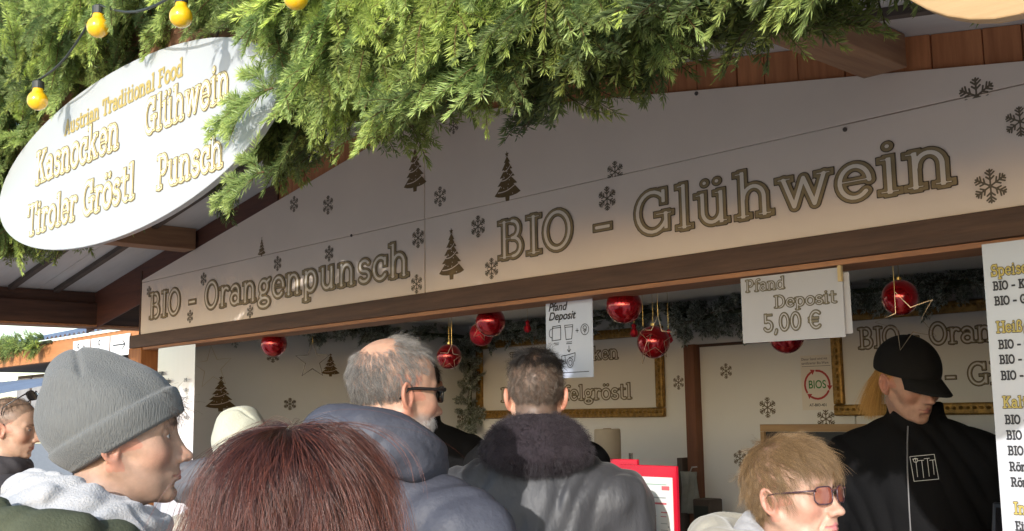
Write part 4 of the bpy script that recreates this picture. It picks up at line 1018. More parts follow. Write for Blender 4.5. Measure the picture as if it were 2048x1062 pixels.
M_skin = mat('skin', (.5, .3, .2), .48, attr='Col', noise=.20, nscale=55, bump=.4, bscale=300, sss=.12, bdist=.0008, coords='Object', spec=.4)
M_eye = mat('eye_white', (.62, .58, .55), .1, coat=.5); M_iris = mat('iris', (.05, .04, .03), .1, coat=1)
def hcurves(name, pts, rad, m, parent, mtx):
    """pts: N x K x 3 strand points in the parent's frame"""
    N_, K, _ = pts.shape; hc = bpy.data.hair_curves.new(name); hc.add_curves([K]*N_)
    hc.attributes['position'].data.foreach_set('vector', np.ascontiguousarray(pts, np.float32).ravel())
    a = hc.attributes.get('radius') or hc.attributes.new('radius', 'FLOAT', 'POINT')
    rr = np.tile(rad*np.linspace(1, .35, K), (N_, 1)).astype(np.float32); a.data.foreach_set('value', rr.ravel())
    hc.materials.append(m); o = bpy.data.objects.new(name, hc); COL.objects.link(o); o.parent = parent; o.matrix_local = mtx; return o
def hair_mat(name, c1, c2, rough=.35, scale=1.0, spec=.5):
    if name in MATS: return MATS[name]
    m = bpy.data.materials.new(name); m.use_nodes = True; N = m.node_tree.nodes; L = m.node_tree.links; b = N['Principled BSDF']
    b.inputs['Roughness'].default_value = rough; b.inputs['Specular IOR Level'].default_value = spec
    hi = N.new('ShaderNodeHairInfo'); mx = N.new('ShaderNodeMixRGB'); mx.inputs[1].default_value = (*c1, 1); mx.inputs[2].default_value = (*c2, 1)
    L.new(hi.outputs['Random'], mx.inputs[0]); L.new(mx.outputs[0], b.inputs['Base Color']); MATS[name] = m; return m
def comb(parent, mtx, name, m, n, c, r, whorl, mask, length, step=9, lift=.0, rnd=.12, rad=.00012, grav=.0, off=(1.0, 1.05), side=0.0, seed=1, down=(0, 0, -1), wave=0.0, clump=.35, dirfn=None, keep=None):
    g = np.random.default_rng(seed); c = np.array(c); r = np.array(r); wv = np.array(whorl, float); wv /= np.linalg.norm(wv)
    P = g.normal(size=(n*6, 3)); P /= np.linalg.norm(P, axis=1)[:, None]; P = c+P*r*1.0; P = P[mask(P)][:n]; n = len(P)
    ln = (length if callable(length) else (lambda p: np.full(len(p), length)))(P)*np.clip(g.normal(1, .16, n), .5, 1.5)
    k = g.uniform(off[0], off[1], n); pts = [P.copy()]; rn = g.normal(size=(n, 3))*rnd
    # clumps share a wander
    cid = np.floor((P-c)/.012).astype(int); hsh = (cid*np.array([73856093, 19349663, 83492791])).sum(1) % 997; ct = g.normal(size=(997, 3))[hsh]*clump*rnd*3
    p = P.copy(); ds = ln/(step-1); dn = np.array(down, float)
    for s in range(1, step):
        q = (p-c)/r; nrm = q/r; nrm /= np.linalg.norm(nrm, axis=1)[:, None]
        if dirfn is not None: t = dirfn(p)
        else: t = q@wv; t = -(wv[None]-t[:, None]*q/np.maximum((q*q).sum(1), 1e-6)[:, None])
        t = t-(t*nrm).sum(1)[:, None]*nrm; tl = np.linalg.norm(t, axis=1)[:, None]; t = t/np.maximum(tl, 1e-5)
        if side: t = t+np.cross(nrm, t)*side
        low = np.clip((-q[:, 2]+.25)*1.6, 0, 1)[:, None]*grav if grav else 0.0
        lf = lift(p) if callable(lift) else lift
        d = t*(1-low)+dn*low+nrm*(np.reshape(lf, (-1, 1)) if np.ndim(lf) else lf)*(1-1.35*s/step)+rn+ct
        if wave: d = d+np.cross(nrm, t)*(wave*np.sin(s*1.3+hsh*.7))[:, None]
        d /= np.linalg.norm(d, axis=1)[:, None]; p = p+d*ds[:, None]
        q = (p-c)/r; e = np.linalg.norm(q, axis=1); kk = 1+(k-1)*min(1, s/3); push = e < kk
        p = np.where(push[:, None], c+(p-c)*(kk/e)[:, None], p); pts.append(p.copy())
    pts = np.stack(pts, 1)
    if keep is not None: pts = pts[keep(pts)]
    return hcurves(name, pts, rad, m, parent, mtx)
def fold_noise(P, amp, f=9.0, seed=0.0, str_=(1, 1, .45)):
    x, y, z = P[..., 0]*str_[0]*f, P[..., 1]*str_[1]*f, P[..., 2]*str_[2]*f
    w1 = np.sin(1.7*y+2.1*z+seed)+np.sin(2.3*x-1.1*z+seed*1.7); w2 = np.sin(2.9*z+1.3*x+seed*.6)+np.sin(1.9*y+seed*2.2)
    a = np.sin(2.1*x+1.9*w1+seed)*np.cos(1.6*y+1.4*w2); b = 1-np.abs(np.sin(3.4*y+2.6*z+1.5*w1+seed*3))*1.6
    x2, y2, z2 = x*2.4+w2, y*2.2+w1, z*2.9
    c = 1-np.abs(np.sin(x2*.8+y2+1.3*np.sin(z2*.7)))*2; return amp*(.55*a+.5*b+.16*c)
def person(label, px, py, dist, face, pitch=0.0, roll=0.0, body=None, o=None, vox=.003, group=None, top=(0, 0, 0)):
    """face / body: heading in degrees, 0 = straight away from the photographer, -90 = to the picture's right. head centre (eye level) seen at px, py"""
    view = math.degrees(YAW)-math.degrees(math.atan((px-1024)/FPX)); face = view+face; body = None if body is None else view+body
    Hc = at(px, py, dist); hz = R_(face+90); bz = R_((body if body is not None else face)+90); o = o or {}
    root = empty('person', (Hc[0], Hc[1], 0)); tag(root, label, 'person', group)
    HR = Matrix.Rotation(hz, 4, 'Z') @ Matrix.Rotation(R_(-pitch), 4, 'Y') @ Matrix.Rotation(R_(roll), 4, 'X')
    HM = Matrix.Translation((0, 0, Hc[2])) @ HR; BM = Matrix.Rotation(bz, 4, 'Z')
    nb_ = HM.inverted() @ (BM @ Vector((-.035-o.get('fwd', 0), 0, Hc[2]-.215+.7*o.get('sh', 0)))); o.setdefault('neck', tuple(nb_)); o['neck'] = tuple(nb_)
    return dict(root=root, HM=HM, BM=BM, H=float(Hc[2]), o=o, vox=vox)
def to_mesh(P, name, fn, lo, hi, h, m, mtx, attr=None, smooth=True):
    V, F = snets(fn, lo, hi, h); a = attr(V) if attr else None
    o = link(name, npmesh(name, V, F, m, smooth, a), P['root']); o.matrix_local = mtx; return o
def add_head(P, eyes=True):
    o = P['o']; b = to_mesh(P, 'body', lambda q: head_sdf(q, o), (-.15, -.18, -.31), (.135, .18, .13), P['vox'], M_skin, P['HM'], lambda V: paint_face(V, o))
    if eyes:
        for s in (-1, 1):
            e = MB(); R = .0132; e.lathe([(R*math.sin(a), -R*math.cos(a)) for a in np.linspace(0, math.pi, 12)], 16, (.0692, s*.031, -.001))
            e.v = [tuple(v) for v in e.v]; ob = e.build('eye', M_eye, P['root'], smooth=True); ob.matrix_local = P['HM']
            i = MB(); i.lathe([(0, .0136), (.0035, .0132), (.0055, .0123)], 12); i.v = [(.0692+v[2], s*.031+v[0], -.001+v[1]) for v in i.v]; io = i.build('iris', M_iris, ob, smooth=True)
    return b
def clothe(P, m, kind='jacket', sw=.20, fold=.004, f=9.0, seed=0.0, extra=None, name='jacket', lean=0.0, bulk=0.0, hem=.52, hands='pocket', h=.009, legs=True, cut=None, arm=(.12, .20)):
    H = P['H']; sz = H-.275+P['o'].get('sh', 0); BM = P['BM']
    fw = P['o'].get('fwd', 0)
    def fn(q):
        if fw: q = q+np.array((fw, 0, 0), np.float32)
        A = q.copy(); A[..., 1] = np.abs(A[..., 1])
        ch = ell(q, (0, 0, sz-.17), (.125+bulk, sw-.015+bulk, .25)); sh = cap(A, (-.015, .06, sz+.005), (-.01, sw-.03, sz-.025), .070+bulk, .066+bulk)
        tr = cap(A, (-.02, .04, sz+.06), (-.015, sw-.06, sz+.00), .04+bulk*.5, .05); be = ell(q, (0, 0, sz-.42), (.14+bulk, sw-.03+bulk, .24))
        ua = cap(A, (-.01, sw, sz-.04), (-.03, sw+.045, sz-.30), .062+bulk, .050+bulk); fa = cap(A, (-.03, sw+.045, sz-.30), (arm[0], arm[1], sz-.50), .050+bulk, .042+bulk)
        d = sm([ch, sh, tr, be], .07); d = smin(d, smin(ua, fa, .03), .035)
        d = smax(d, (sz-hem-.08)-q[..., 2], .01)
        if extra is not None: d = extra(d, q, A, sz)
        d = d+fold_noise(q, fold, f, seed)
        if cut is not None: d = cut(d, q, sz)
        return d
    to_mesh(P, name, fn, (-.30, -sw-.16, sz-hem-.12), (.30, sw+.16, sz+.24), h, m, BM)
    if legs:
        def lg(q):
            A = q.copy(); A[..., 1] = np.abs(A[..., 1]); t = cap(A, (0, .09, sz-.55), (.01, .10, .48), .085, .058); c = cap(A, (.01, .10, .48), (-.01, .10, .09), .058, .047)
            return smax(smin(smin(t, c, .03), ell(q, (0, 0, sz-.53), (.12, .16, .11)), .04)+fold_noise(q, .003, 12, seed), .06-q[..., 2], .01)
        to_mesh(P, 'trousers', lg, (-.18, -.24, .03), (.18, .24, sz-.40), .014, M_trous, BM)
        for s in (-1, 1):
            to_mesh(P, 'shoe', lambda q, s=s: smax(sm([ell(q, (.07, s*.10, .045), (.10, .043, .04)), ell(q, (-.03, s*.10, .06), (.055, .04, .06))], .03), .002-q[..., 2], .004), (-.11, s*.10-.07, -.01), (.2, s*.10+.07, .14), .009, M_shoe, BM)
    return sz
def hand(P, wrist, dirv, palmn, s=1.0, side=1, name='hand'):
    """an open, slightly curled hand: palm, four fingers of different length with two bends and a thumb off the side"""
    d = np.array(dirv, float); d /= np.linalg.norm(d); n_ = np.array(palmn, float); n_ -= (n_@d)*d; n_ /= np.linalg.norm(n_); l = np.cross(n_, d)*side; w0 = np.array(wrist, float)
    B = np.stack([d, l, n_], 1)
    def fn(q):
        L_ = (q-w0.astype(np.float32))@B.astype(np.float32)/s; dd = sm([ell(L_, (.048, 0, 0), (.048, .038, .014)), cap(L_, (-.06, 0, 0), (.01, 0, 0), .026, .024)], .02)
        for k, (y, ln) in enumerate([(-.029, .060), (-.010, .074), (.010, .080), (.029, .072)]):
            a = (.085, y, 0); b = (.085+ln*.5, y*1.15, .008); c = (.085+ln*.82, y*1.2, .022); e = (.085+ln*.98, y*1.2, .036); r = .0085
            f_ = np.minimum(np.minimum(cap(L_, (.055, y*.9, 0), a, r*1.05, r), cap(L_, a, b, r, r*.93)), np.minimum(cap(L_, b, c, r*.93, r*.88), cap(L_, c, e, r*.88, r*.75))); dd = smin(dd, f_, .004)
        th = np.minimum(cap(L_, (.02, .026, .0), (.055, .054, .012), .013, .010), cap(L_, (.055, .054, .012), (.085, .058, .024), .010, .008)); dd = smin(dd, th, .008)
        return dd*s
    lo = w0-np.array([.2]*3); hi = w0+np.array([.2]*3)
    base = np.array(P['o'].get('skin', (.52, .30, .20)))
    return to_mesh(P, name, fn, lo, hi, .0045, M_skin, P['BM'], lambda V: np.tile(base, (len(V), 1)))
M_trous = mat('trouser_cloth', (.035, .037, .045), .85, noise=.3, nscale=30, bump=.2, bscale=200)
M_shoe = mat('shoe_leather', (.03, .028, .026), .5)
def glasses(P, m_frame, m_lens, lens='rect', up=False, w_=.024, hh=.017, thick=.0028, name='sunglasses', x0=.101, zc=-.002, fl=None, temple_r=.0024):
    t = bpy.data.objects.new(name, None); COL.objects.link(t); t.parent = P['root']
    T = Matrix.Identity(4)
    if up: T = Matrix.Translation((-.012, 0, .078)) @ Matrix.Rotation(R_(-38), 4, 'Y')
    t.matrix_local = P['HM'] @ T; fr = MB()
    for s in (-1, 1):
        pts = []; n = 20
        for k in range(n):
            a = 2*math.pi*k/n; c, sn = math.cos(a), math.sin(a); e = .6 if lens == 'rect' else .9
            y = s*.033+w_*np.sign(c)*abs(c)**e; z = zc+hh*np.sign(sn)*abs(sn)**e; pts.append((x0-.010*((abs(y)-.01)/.05)**2*(1.6), y, z))
        fr.tube(pts, thick, 6, close=True)
        c0 = np.mean(pts, 0); mb = MB(); mb.add([tuple(c0+np.array([.003, 0, 0]))]+pts, [(0, i+1, (i+1) % n+1) for i in range(n)]); mb.build('lens', m_lens, t, smooth=True)
        yo = s*.060; tp = [(x0-.010, s*.055, zc+hh*.6), (x0-.014, s*.066, zc+hh*.6), (.055, s*.075, zc+hh*.5), (.01, s*.079, zc+hh*.4), (-.012, s*.082, zc+hh*.2), (-.03, s*.080, zc-.02)]
        tb = MB(); tb.tube(tp, [temple_r*1.3, temple_r*1.3, temple_r, temple_r, temple_r, temple_r*.7], 6); tb.build('temple', m_frame, t, smooth=True)
    fr.tube([(x0-.001, -.012, zc+hh*.4), (x0+.002, 0, zc+hh*.55), (x0-.001, .012, zc+hh*.4)], thick*.8, 6)
    fr.build('frame', m_frame, t, smooth=True); return t

# ------------------------------------------------------------------ the people themselves
HC, HR_ = (-.016, 0, .028), (.097, .077, .091)
def hairline(P, lo=-.085, mid=-.075, ear=.0, fx=.085, tmp=.02):
    return P[..., 2] > np.interp(P[..., 0], [-.11, -.045, -.015, .03, .055, .08], [lo, mid, ear, tmp, .062, fx])
def torus(q, c, R, r, tilt=0.0, sx=1.0, sy=1.0, sz=1.0, arc=None):
    D = q-np.array(c, np.float32)
    if tilt: D = D@roty(tilt).astype(np.float32)
    return (np.hypot(np.hypot(D[..., 0]/sx, D[..., 1]/sy)-R, D[..., 2]/sz)-r)*min(sx, sy, sz, 1)
def scalp_paint(col, fn, base=paint_face, k=.9):
    def f(V, o):
        C = base(V, o); m = (fn(V) & (np.abs(V[:, 1]) < .079) & (V[:, 2] > -.11))[:, None]*k; return C*(1-m)+np.array(col)*m
    return f
def build_head(P, paint=paint_face, eyes=True):
    o = P['o']; b = to_mesh(P, 'body', lambda q: head_sdf(q, o), (-.16, -.18, -.31), (.135, .18, .135), P['vox'], M_skin, P['HM'], lambda V: paint(V, o))
    if eyes:
        for s in (-1, 1):
            e = MB().lathe([(.0130*math.sin(a), -.0130*math.cos(a)) for a in np.linspace(0, math.pi, 12)], 16, (.0694, s*.031, -.001)); ob = e.build('eye', M_eye, P['root'], smooth=True); ob.matrix_local = P['HM']
            i = MB().lathe([(0, .0135), (.0035, .0131), (.0055, .0121)], 12); i.v = [(.0694+v[2], s*.031+v[0], -.001+v[1]) for v in i.v]; i.build('iris', M_iris, ob, smooth=True)
    return b
def knit(name, c, **k): return mat(name, c, .95, noise=.16, nscale=300, bump=.9, bscale=420, bdist=.003, sheen=.25, stretch=(1, 1, .16), **k)

def brows(P, m, n=260, ln=.010):
    g = np.random.default_rng(n); t_ = g.random(n); sd_ = np.where(g.random(n) < .5, -1, 1)
    p = np.stack([.0885-.020*t_, sd_*(.013+.035*t_), .020+.003*np.sin(t_*3)+g.normal(size=n)*.0018], 1); p[:, 0] += .002; pts = [p]
    d = np.stack([-.25-.3*t_, sd_*(.9+0*t_), .55-.9*t_], 1)+g.normal(size=(n, 3))*.18; d /= np.linalg.norm(d, axis=1)[:, None]
    for k in range(4): p = p+d*ln/4+np.array([-.0004, 0, -.0001*k]); pts.append(p)
    hcurves('eyebrows', np.stack(pts, 1), .00022, m, P['root'], P['HM'])
# 1. young man in the grey beanie
P = person('young man in grey knit beanie and green jacket, large at the left', 246, 874, 1.92, -97, pitch=2, body=-72,
           o=dict(skin=(.50, .315, .225), flush=.25, fat=.006, jaw=1.06, nose=.92, lip=(.46, .16, .13), stubble=.22, brow=(.06, .035, .025), neck=(-.06, 0, -.215), neck_r=.060), vox=.0024)
build_head(P)
def beanie(P, m, tilt=.54, z0=.017, band=.052, c=(-.024, 0, .040), r=(.122, .092, .102), bump=(-.066, 0, .112), br=(.056, .060, .042), seed=1.0, name='beanie', bandt=.007, mseam=None):
    nv = np.array([-tilt, 0, 1.0])/math.hypot(tilt, 1)
    def fn(q):
        d = ell(q, c, r); d = smin(d, ell(q, bump, br), .05); h = q@nv.astype(np.float32)+z0/math.hypot(tilt, 1)
        x, y, z = q[..., 0], q[..., 1], q[..., 2]
        d = d+.0028*np.sin(28*x+30*z+4*np.sin(22*y+seed))*np.clip((z-.02)/.06, 0, 1)
        crease = np.abs((x+.055)+.35*(z-.10))+np.clip(.115-z, 0, 1)*.6; d = d+.006*np.exp(-(crease/.006)**2)*(z > .09)
        b = (h < band)*1.0; w_ = np.clip((band-h)/.004, 0, 1); d = d-bandt*w_*(1-.25*np.clip((h-band+.012)/.012, 0, 1)); d = d-.0015*np.exp(-((h-.003)/.004)**2)
        d = smax(d, -h, .006); return d
    o = to_mesh(P, name, fn, (-.19, -.13, -.12), (.14, .13, .19), .0028, m, P['HM'])
    return o
M_bean = knit('beanie_grey_knit', (.150, .154, .150))
beanie(P, M_bean, r=(.122, .102, .102))
brows(P, hair_mat('dark_brown_hair', (.020, .012, .008), (.05, .03, .02), .4), 420, .012)
M_hdk = hair_mat('dark_brown_hair', (.020, .012, .008), (.05, .03, .02), .4)
comb(P['root'], P['HM'], 'hair', M_hdk, 900, (0.0, 0, .018), (.094, .074, .075), (0, 0, 1), lambda p: (p[:, 0] > .045) & (p[:, 2] > .045) & (p[:, 2] < .075), .052, lift=.75, rnd=.30, rad=.00028, seed=3, clump=.7, wave=.4)
comb(P['root'], P['HM'], 'hair', M_hdk, 900, HC, (.094, .076, .09), (0, 0, 1), lambda p: (p[:, 0] < .0) & (p[:, 2] > -.085) & (p[:, 2] < -.02), .018, lift=.3, rnd=.2, rad=.0002, seed=4)
M_fleece = mat('white_fleece', (.44, .44, .45), .95, noise=.08, nscale=60, bump=.6, bscale=260, sheen=.4)
M_green = mat('olive_cloth', (.075, .085, .05), .85, noise=.25, nscale=14, bump=.4, bscale=180)
def hood(P, m, name, c, R, r, tilt=0.0, fold=.006, f=16, seed=0.0, sx=1.0, sy=1.0, sz=1.0, h=.007, frame='B', extra=None, box=.30):
    """a hood or scarf bunched round the neck; c is measured from the eye height"""
    cc = (c[0], c[1], P['H']+c[2])
    def fn(q):
        d = torus(q, cc, R, r, tilt, sx, sy, sz)
        if extra is not None: d = extra(d, q, P['H'])
        return d+fold_noise(q, fold, f, seed, (1, 1, 1))
    return to_mesh(P, name, fn, (cc[0]-box, -box, cc[2]-.22), (cc[0]+box, box, cc[2]+.2), h, m, P['BM'])
hood(P, M_fleece, 'fleece_hood', (-.055, 0, -.140), .092, .049, tilt=R_(22), fold=.010, f=17, seed=2.0, sx=1.05, sy=1.0, h=.005)
hood(P, mat('white_shirt', (.68, .69, .72), .85, noise=.05, nscale=20, bump=.3, bscale=200), 'shirt_front', (.0, 0, -.215), .075, .042, tilt=R_(10), fold=.006, f=14, seed=5.0, sz=1.3, h=.006)
def gh(d, q, H): return smax(d, q[..., 0]-.03, .02)
hood(P, M_green, 'jacket_hood', (-.120, 0, -.160), .145, .040, tilt=R_(14), fold=.010, f=10, seed=7.0, sz=1.1, h=.008, extra=gh)
clothe(P, M_green, sw=.205, fold=.007, f=9, seed=1.0, bulk=.016)
zp = MB().tube([(.155, -.03, P['H']-.30), (.165, -.03, P['H']-.45), (.15, -.03, P['H']-.7)], .004, 6); zo = zp.build('zip', MATS['steel'], P['root']); zo.matrix_local = P['BM']

# 2. woman with the long auburn hair
P = person('woman with long auburn hair seen from behind, front of the crowd', 614, 1030, 1.5, -38, pitch=-4,
           o=dict(skin=(.60, .34, .24), neck_r=.050, brow=(.1, .05, .03)), vox=.003)
build_head(P)
M_aub = hair_mat('auburn_hair', (.028, .012, .010), (.21, .058, .030), .30, spec=.6)
N_ = M_aub.node_tree.nodes; L_ = M_aub.node_tree.links      # dark at the roots, redder towards the ends
hi = [n for n in N_ if n.type == 'HAIR_INFO'][0]; mx = [n for n in N_ if n.type == 'MIX_RGB'][0]; mt = N_.new('ShaderNodeMath'); mt.operation = 'MULTIPLY_ADD'
mt.inputs[1].default_value = 1.0; L_.new(hi.outputs['Intercept'], mt.inputs[0])
m2 = N_.new('ShaderNodeMath'); m2.operation = 'MULTIPLY_ADD'; m2.inputs[1].default_value = .75; m2.inputs[2].default_value = -.35; L_.new(hi.outputs['Random'], m2.inputs[0]); L_.new(m2.outputs[0], mt.inputs[2]); mt.use_clamp = True
L_.new(mt.outputs[0], mx.inputs[0])
def rl(p): return .30+.06*np.sin(p[:, 1]*60)-.05*(p[:, 0] > .05)
kp = lambda T: ~((T[:, :, 0] > .05) & (T[:, :, 2] < .025) & (np.abs(T[:, :, 1]) < .2)).any(1)
msk = lambda p: hairline(p, -.03, -.03, -.01, .07, .02)
comb(P['root'], P['HM'], 'hair', M_aub, 24000, (-.022, 0, .024), (.106, .098, .098), (-.25, 0, 1), msk, rl, step=16, lift=.03, rnd=.05, rad=.00022, grav=1.0, off=(1.0, 1.22), seed=5, clump=1.0, wave=.16, keep=kp)
comb(P['root'], P['HM'], 'hair', M_aub, 70, (-.022, 0, .024), (.106, .098, .098), (-.25, 0, 1), msk, .16, step=14, lift=.10, rnd=.12, rad=.00016, grav=.8, off=(1.15, 1.30), seed=15, clump=.9, keep=kp)
comb(P['root'], P['HM'], 'hair', M_aub, 4000, (-.005, 0, .024), (.108, .100, .098), (0, .15, 1), lambda p: (p[:, 0] > .01) & (p[:, 2] > .06), .165, step=14, lift=.08, rnd=.06, rad=.00022, grav=.9, off=(1.04, 1.2), seed=6, clump=.7, keep=kp)
def under(q): return smax(smin(ell(q, (-.024, 0, .022), (.101, .092, .093)), cap(q, (-.05, 0, -.03), (-.07, 0, -.26), .075, .085), .05), q[..., 0]-.045-.25*np.clip(.05-q[..., 2], -.2, .0), .02)
to_mesh(P, 'under_hair', under, (-.2, -.16, -.32), (.1, .16, .13), .006, mat('under_hair', (.035, .014, .010), .8, noise=.5, nscale=60, stretch=(1, 1, .05)), P['HM'])
M_coatd = mat('dark_coat', (.05, .045, .05), .85, noise=.2, nscale=20, bump=.3, bscale=160)
clothe(P, M_coatd, sw=.185, seed=2.0, bulk=.01)

# 3. grey haired man with glasses
P = person('grey haired balding man with dark glasses and blue grey hooded jacket', 792, 782, 2.42, -63, pitch=-4, body=-45,
           o=dict(skin=(.54, .315, .22), flush=.3, age=1, jaw=1.08, fat=.004, neck=(-.05, 0, -.21), neck_r=.064, brow=(.25, .22, .2), stubble=.55, stubble_col=(.48, .44, .41)), vox=.0026)
build_head(P)
M_hgr = hair_mat('grey_hair', (.09, .08, .07), (.36, .335, .31), .4)
M_hgd = hair_mat('dark_grey_hair', (.05, .045, .04), (.22, .2, .18), .4)
bald = lambda p: ((p[:, 0]+.060)/.036)**2+((p[:, 1])/.055)**2+((p[:, 2]-.105)/.052)**2 < .8+.6*np.random.default_rng(3).random(len(p))
comb(P['root'], P['HM'], 'hair', M_hgr, 14000, HC, (.0955, .0755, .0895), (-.45, 0, 1), lambda p: hairline(p, -.09, -.08, .0, .08, .035) & ~bald(p), lambda p: np.where(p[:, 2] > .08, .032, .019), lift=lambda p: np.where(p[:, 2] > .07, .40, .24), rnd=.17, rad=.00017, seed=7, clump=.6, off=(1.0, 1.05), wave=.3)
comb(P['root'], P['HM'], 'hair', M_hgd, 2500, HC, (.0955, .0755, .0895), (-.45, 0, 1), lambda p: hairline(p, -.09, -.08, .0, .08, .035) & (p[:, 0] < -.06) & (p[:, 2] < .05), .02, lift=.3, rnd=.2, rad=.0002, seed=8)
M_beard = hair_mat('white_beard', (.42, .38, .35), (.72, .69, .66), .45)
def beard(P, n, m, ln, seed, top=-.052):
    comb(P['root'], P['HM'], 'beard', m, n, (.028, 0, -.070), (.062, .060, .050), (-.2, 0, 1), lambda p: (p[:, 2] < top-.35*(.06-np.clip(p[:, 0], -.02, .06))+.03*0) & (p[:, 0] > .0), ln, step=5, lift=.6, rnd=.25, rad=.0002, seed=seed, off=(.98, 1.05))
brows(P, M_hgr)
beard(P, 3800, M_beard, .016, 9)
glasses(P, mat('glasses_black', (.012, .010, .010), .25), mat('lens_dark', (.03, .025, .02), .05, trans=.3, coat=.5), hh=.016, w_=.025, temple_r=.0038, thick=.0032, name='glasses')
M_bj = mat('blue_grey_shell', (.066, .069, .090), .60, noise=.15, nscale=6, bump=.5, bscale=26, bdist=.012)
hood(P, M_bj, 'jacket_hood', (-.068, 0, -.130), .118, .046, tilt=R_(20), fold=.007, f=9, seed=3.0, sz=1.35, h=.007)
clothe(P, M_bj, sw=.225, fold=.008, f=8, seed=4.0, bulk=.028, h=.008)

# 4. man in the bomber jacket with fur collar, seen from behind
P = person('short haired man from behind in shiny grey jacket with dark fur collar', 1072, 788, 3.08, 0, pitch=-6,
           o=dict(skin=(.62, .36, .25), neck_r=.060), vox=.003)
fn_ = lambda V: hairline(V, -.088, -.082, .0, .075, .02)
build_head(P, scalp_paint((.10, .075, .06), fn_, k=.85), eyes=False)
M_hlt = hair_mat('cropped_hair_sunlit', (.05, .034, .025), (.20, .155, .12), .38)  # lower crop lighter: sunlight put into the strand colour
M_hbk = hair_mat('black_hair_shaded', (.008, .007, .007), (.025, .02, .018), .32)  # black top, with the shade above the sun edge put into its colour
comb(P['root'], P['HM'], 'hair', M_hlt, 7500, HC, (.0955, .0755, .0895), (0, 0, 1), lambda p: fn_(p) & (p[:, 2] < .080), .014, step=5, lift=.8, rnd=.30, rad=.0002, seed=10, clump=.8)
comb(P['root'], P['HM'], 'hair', M_hbk, 5000, (-.014, 0, .034), (.097, .077, .091), (-.6, 0, 1), lambda p: p[:, 2] > .078, .034, step=7, lift=.35, rnd=.2, rad=.00024, seed=11, clump=.8)
M_fur = hair_mat('fur_strands', (.014, .009, .013), (.075, .062, .072), .45)
M_furb = mat('fur_backing', (.035, .025, .032), .95, noise=.4, nscale=40)
H = P['H']; fc = (-.055, 0, H-.135)
def collar(q): return smax(sm([ell(q, fc, (.100, .140, .082)), ell(q, (-.075, 0, H-.165), (.11, .152, .06))], .03), -ell(q, (.09, 0, H-.09), (.10, .07, .12)), .02)+fold_noise(q, .004, 14, 1.0)
oc = to_mesh(P, 'fur_collar', collar, (-.22, -.19, H-.27), (.1, .19, H-.02), .006, M_furb, P['BM'])
def fur_on(ob, P, n, ln, rad, m, seed, down=(0, 0, -1), name='fur', rnd=.35, lift=.8, parent=None):
    me = ob.data; g = np.random.default_rng(seed); nv = len(me.vertices); co = np.empty(nv*3, np.float32); me.vertices.foreach_get('co', co); co = co.reshape(-1, 3)
    no = np.array([tuple(v.normal) for v in me.vertices]); i = g.integers(0, nv, n); p = co[i]+g.normal(size=(n, 3))*.003; nn = no[i]
    cl = np.floor(p/.022).astype(int); hs = (cl*np.array([73856093, 19349663, 83492791])).sum(1) % 499; cd = g.normal(size=(499, 3))[hs]*.25
    pts = [p]; L = ln*np.clip(g.normal(1, .25, n), .4, 1.6)
    for s in range(1, 5):
        d = nn*lift+np.array(down)*(.25*s)+cd+g.normal(size=(n, 3))*rnd; d /= np.linalg.norm(d, axis=1)[:, None]; p = p+d*(L/4)[:, None]; pts.append(p)
    return hcurves(name, np.stack(pts, 1), rad, m, ob, Matrix.Identity(4))
fur_on(oc, P, 22000, .012, .00022, M_fur, 12, rnd=.28)
M_bomb = mat('shiny_grey_nylon', (.060, .060, .066), .50, noise=.08, nscale=9, bump=.5, bscale=30, bdist=.009, sheen=.15, spec=.4, stretch=(1, 1, .5))
clothe(P, M_bomb, sw=.235, fold=.011, f=11, seed=6.0, bulk=.028, h=.008)

# 5. older lady with tinted glasses
P = person('older lady with short blonde hair, tinted glasses and cream coat', 1589, 986, 2.4, -124, pitch=3, body=-112,
           o=dict(skin=(.56, .35, .265), flush=.35, age=1, fat=.007, chin=.9, nose=1.05, lip=(.55, .17, .19), open=.15, sh=.065, neck_r=.058, brow=(.36, .24, .15)), vox=.0026)
build_head(P)
M_hbl = hair_mat('blonde_grey_hair', (.10, .058, .028), (.36, .235, .12), .36)
fl = lambda p: hairline(p, -.095, -.085, -.005, .06, .0)
comb(P['root'], P['HM'], 'hair', M_hbl, 15000, (-.016, 0, .028), (.100, .080, .094), (-.35, 0, 1), fl, lambda p: np.where(p[:, 0] > .02, .052, .040), step=9, lift=.13, rnd=.09, rad=.0002, seed=13, clump=1.2, side=.55, off=(1.0, 1.11), grav=.6, wave=.42)
comb(P['root'], P['HM'], 'hair', M_hbl, 3200, (-.010, 0, .030), (.103, .082, .092), (-.2, .35, 1), lambda p: (p[:, 0] > .0) & (p[:, 2] > .07), .07, step=9, lift=.06, rnd=.08, rad=.0002, seed=14, clump=1.1, side=.9, grav=.7, wave=.35, off=(1.02, 1.12))
M_tint = mat('lens_rose_brown', (.30, .085, .055), .06, trans=.25, coat=1.0)
glasses(P, mat('glasses_plum', (.06, .03, .045), .25), M_tint, hh=.0185, w_=.0235, thick=.0016, temple_r=.0018, zc=-.004, name='tinted_glasses')
M_cream2 = mat('cream_coat_cloth', (.44, .415, .35), .9, noise=.12, nscale=10, bump=.5, bscale=120, sheen=.3)
M_grl = mat('light_grey_fleece', (.42, .42, .44), .95, noise=.1, nscale=20, bump=.5, bscale=150, sheen=.3)
hood(P, M_grl, 'inner_collar', (-.034, 0, -.120), .088, .024, tilt=R_(26), fold=.004, f=16, seed=5.0, sz=1.7, h=.006)
hood(P, M_cream2, 'coat_hood', (-.070, 0, -.125), .128, .052, tilt=R_(10), fold=.009, f=10, seed=6.0, sz=1.0, h=.007)
clothe(P, M_cream2, sw=.20, fold=.007, f=8, seed=8.0, bulk=.03)

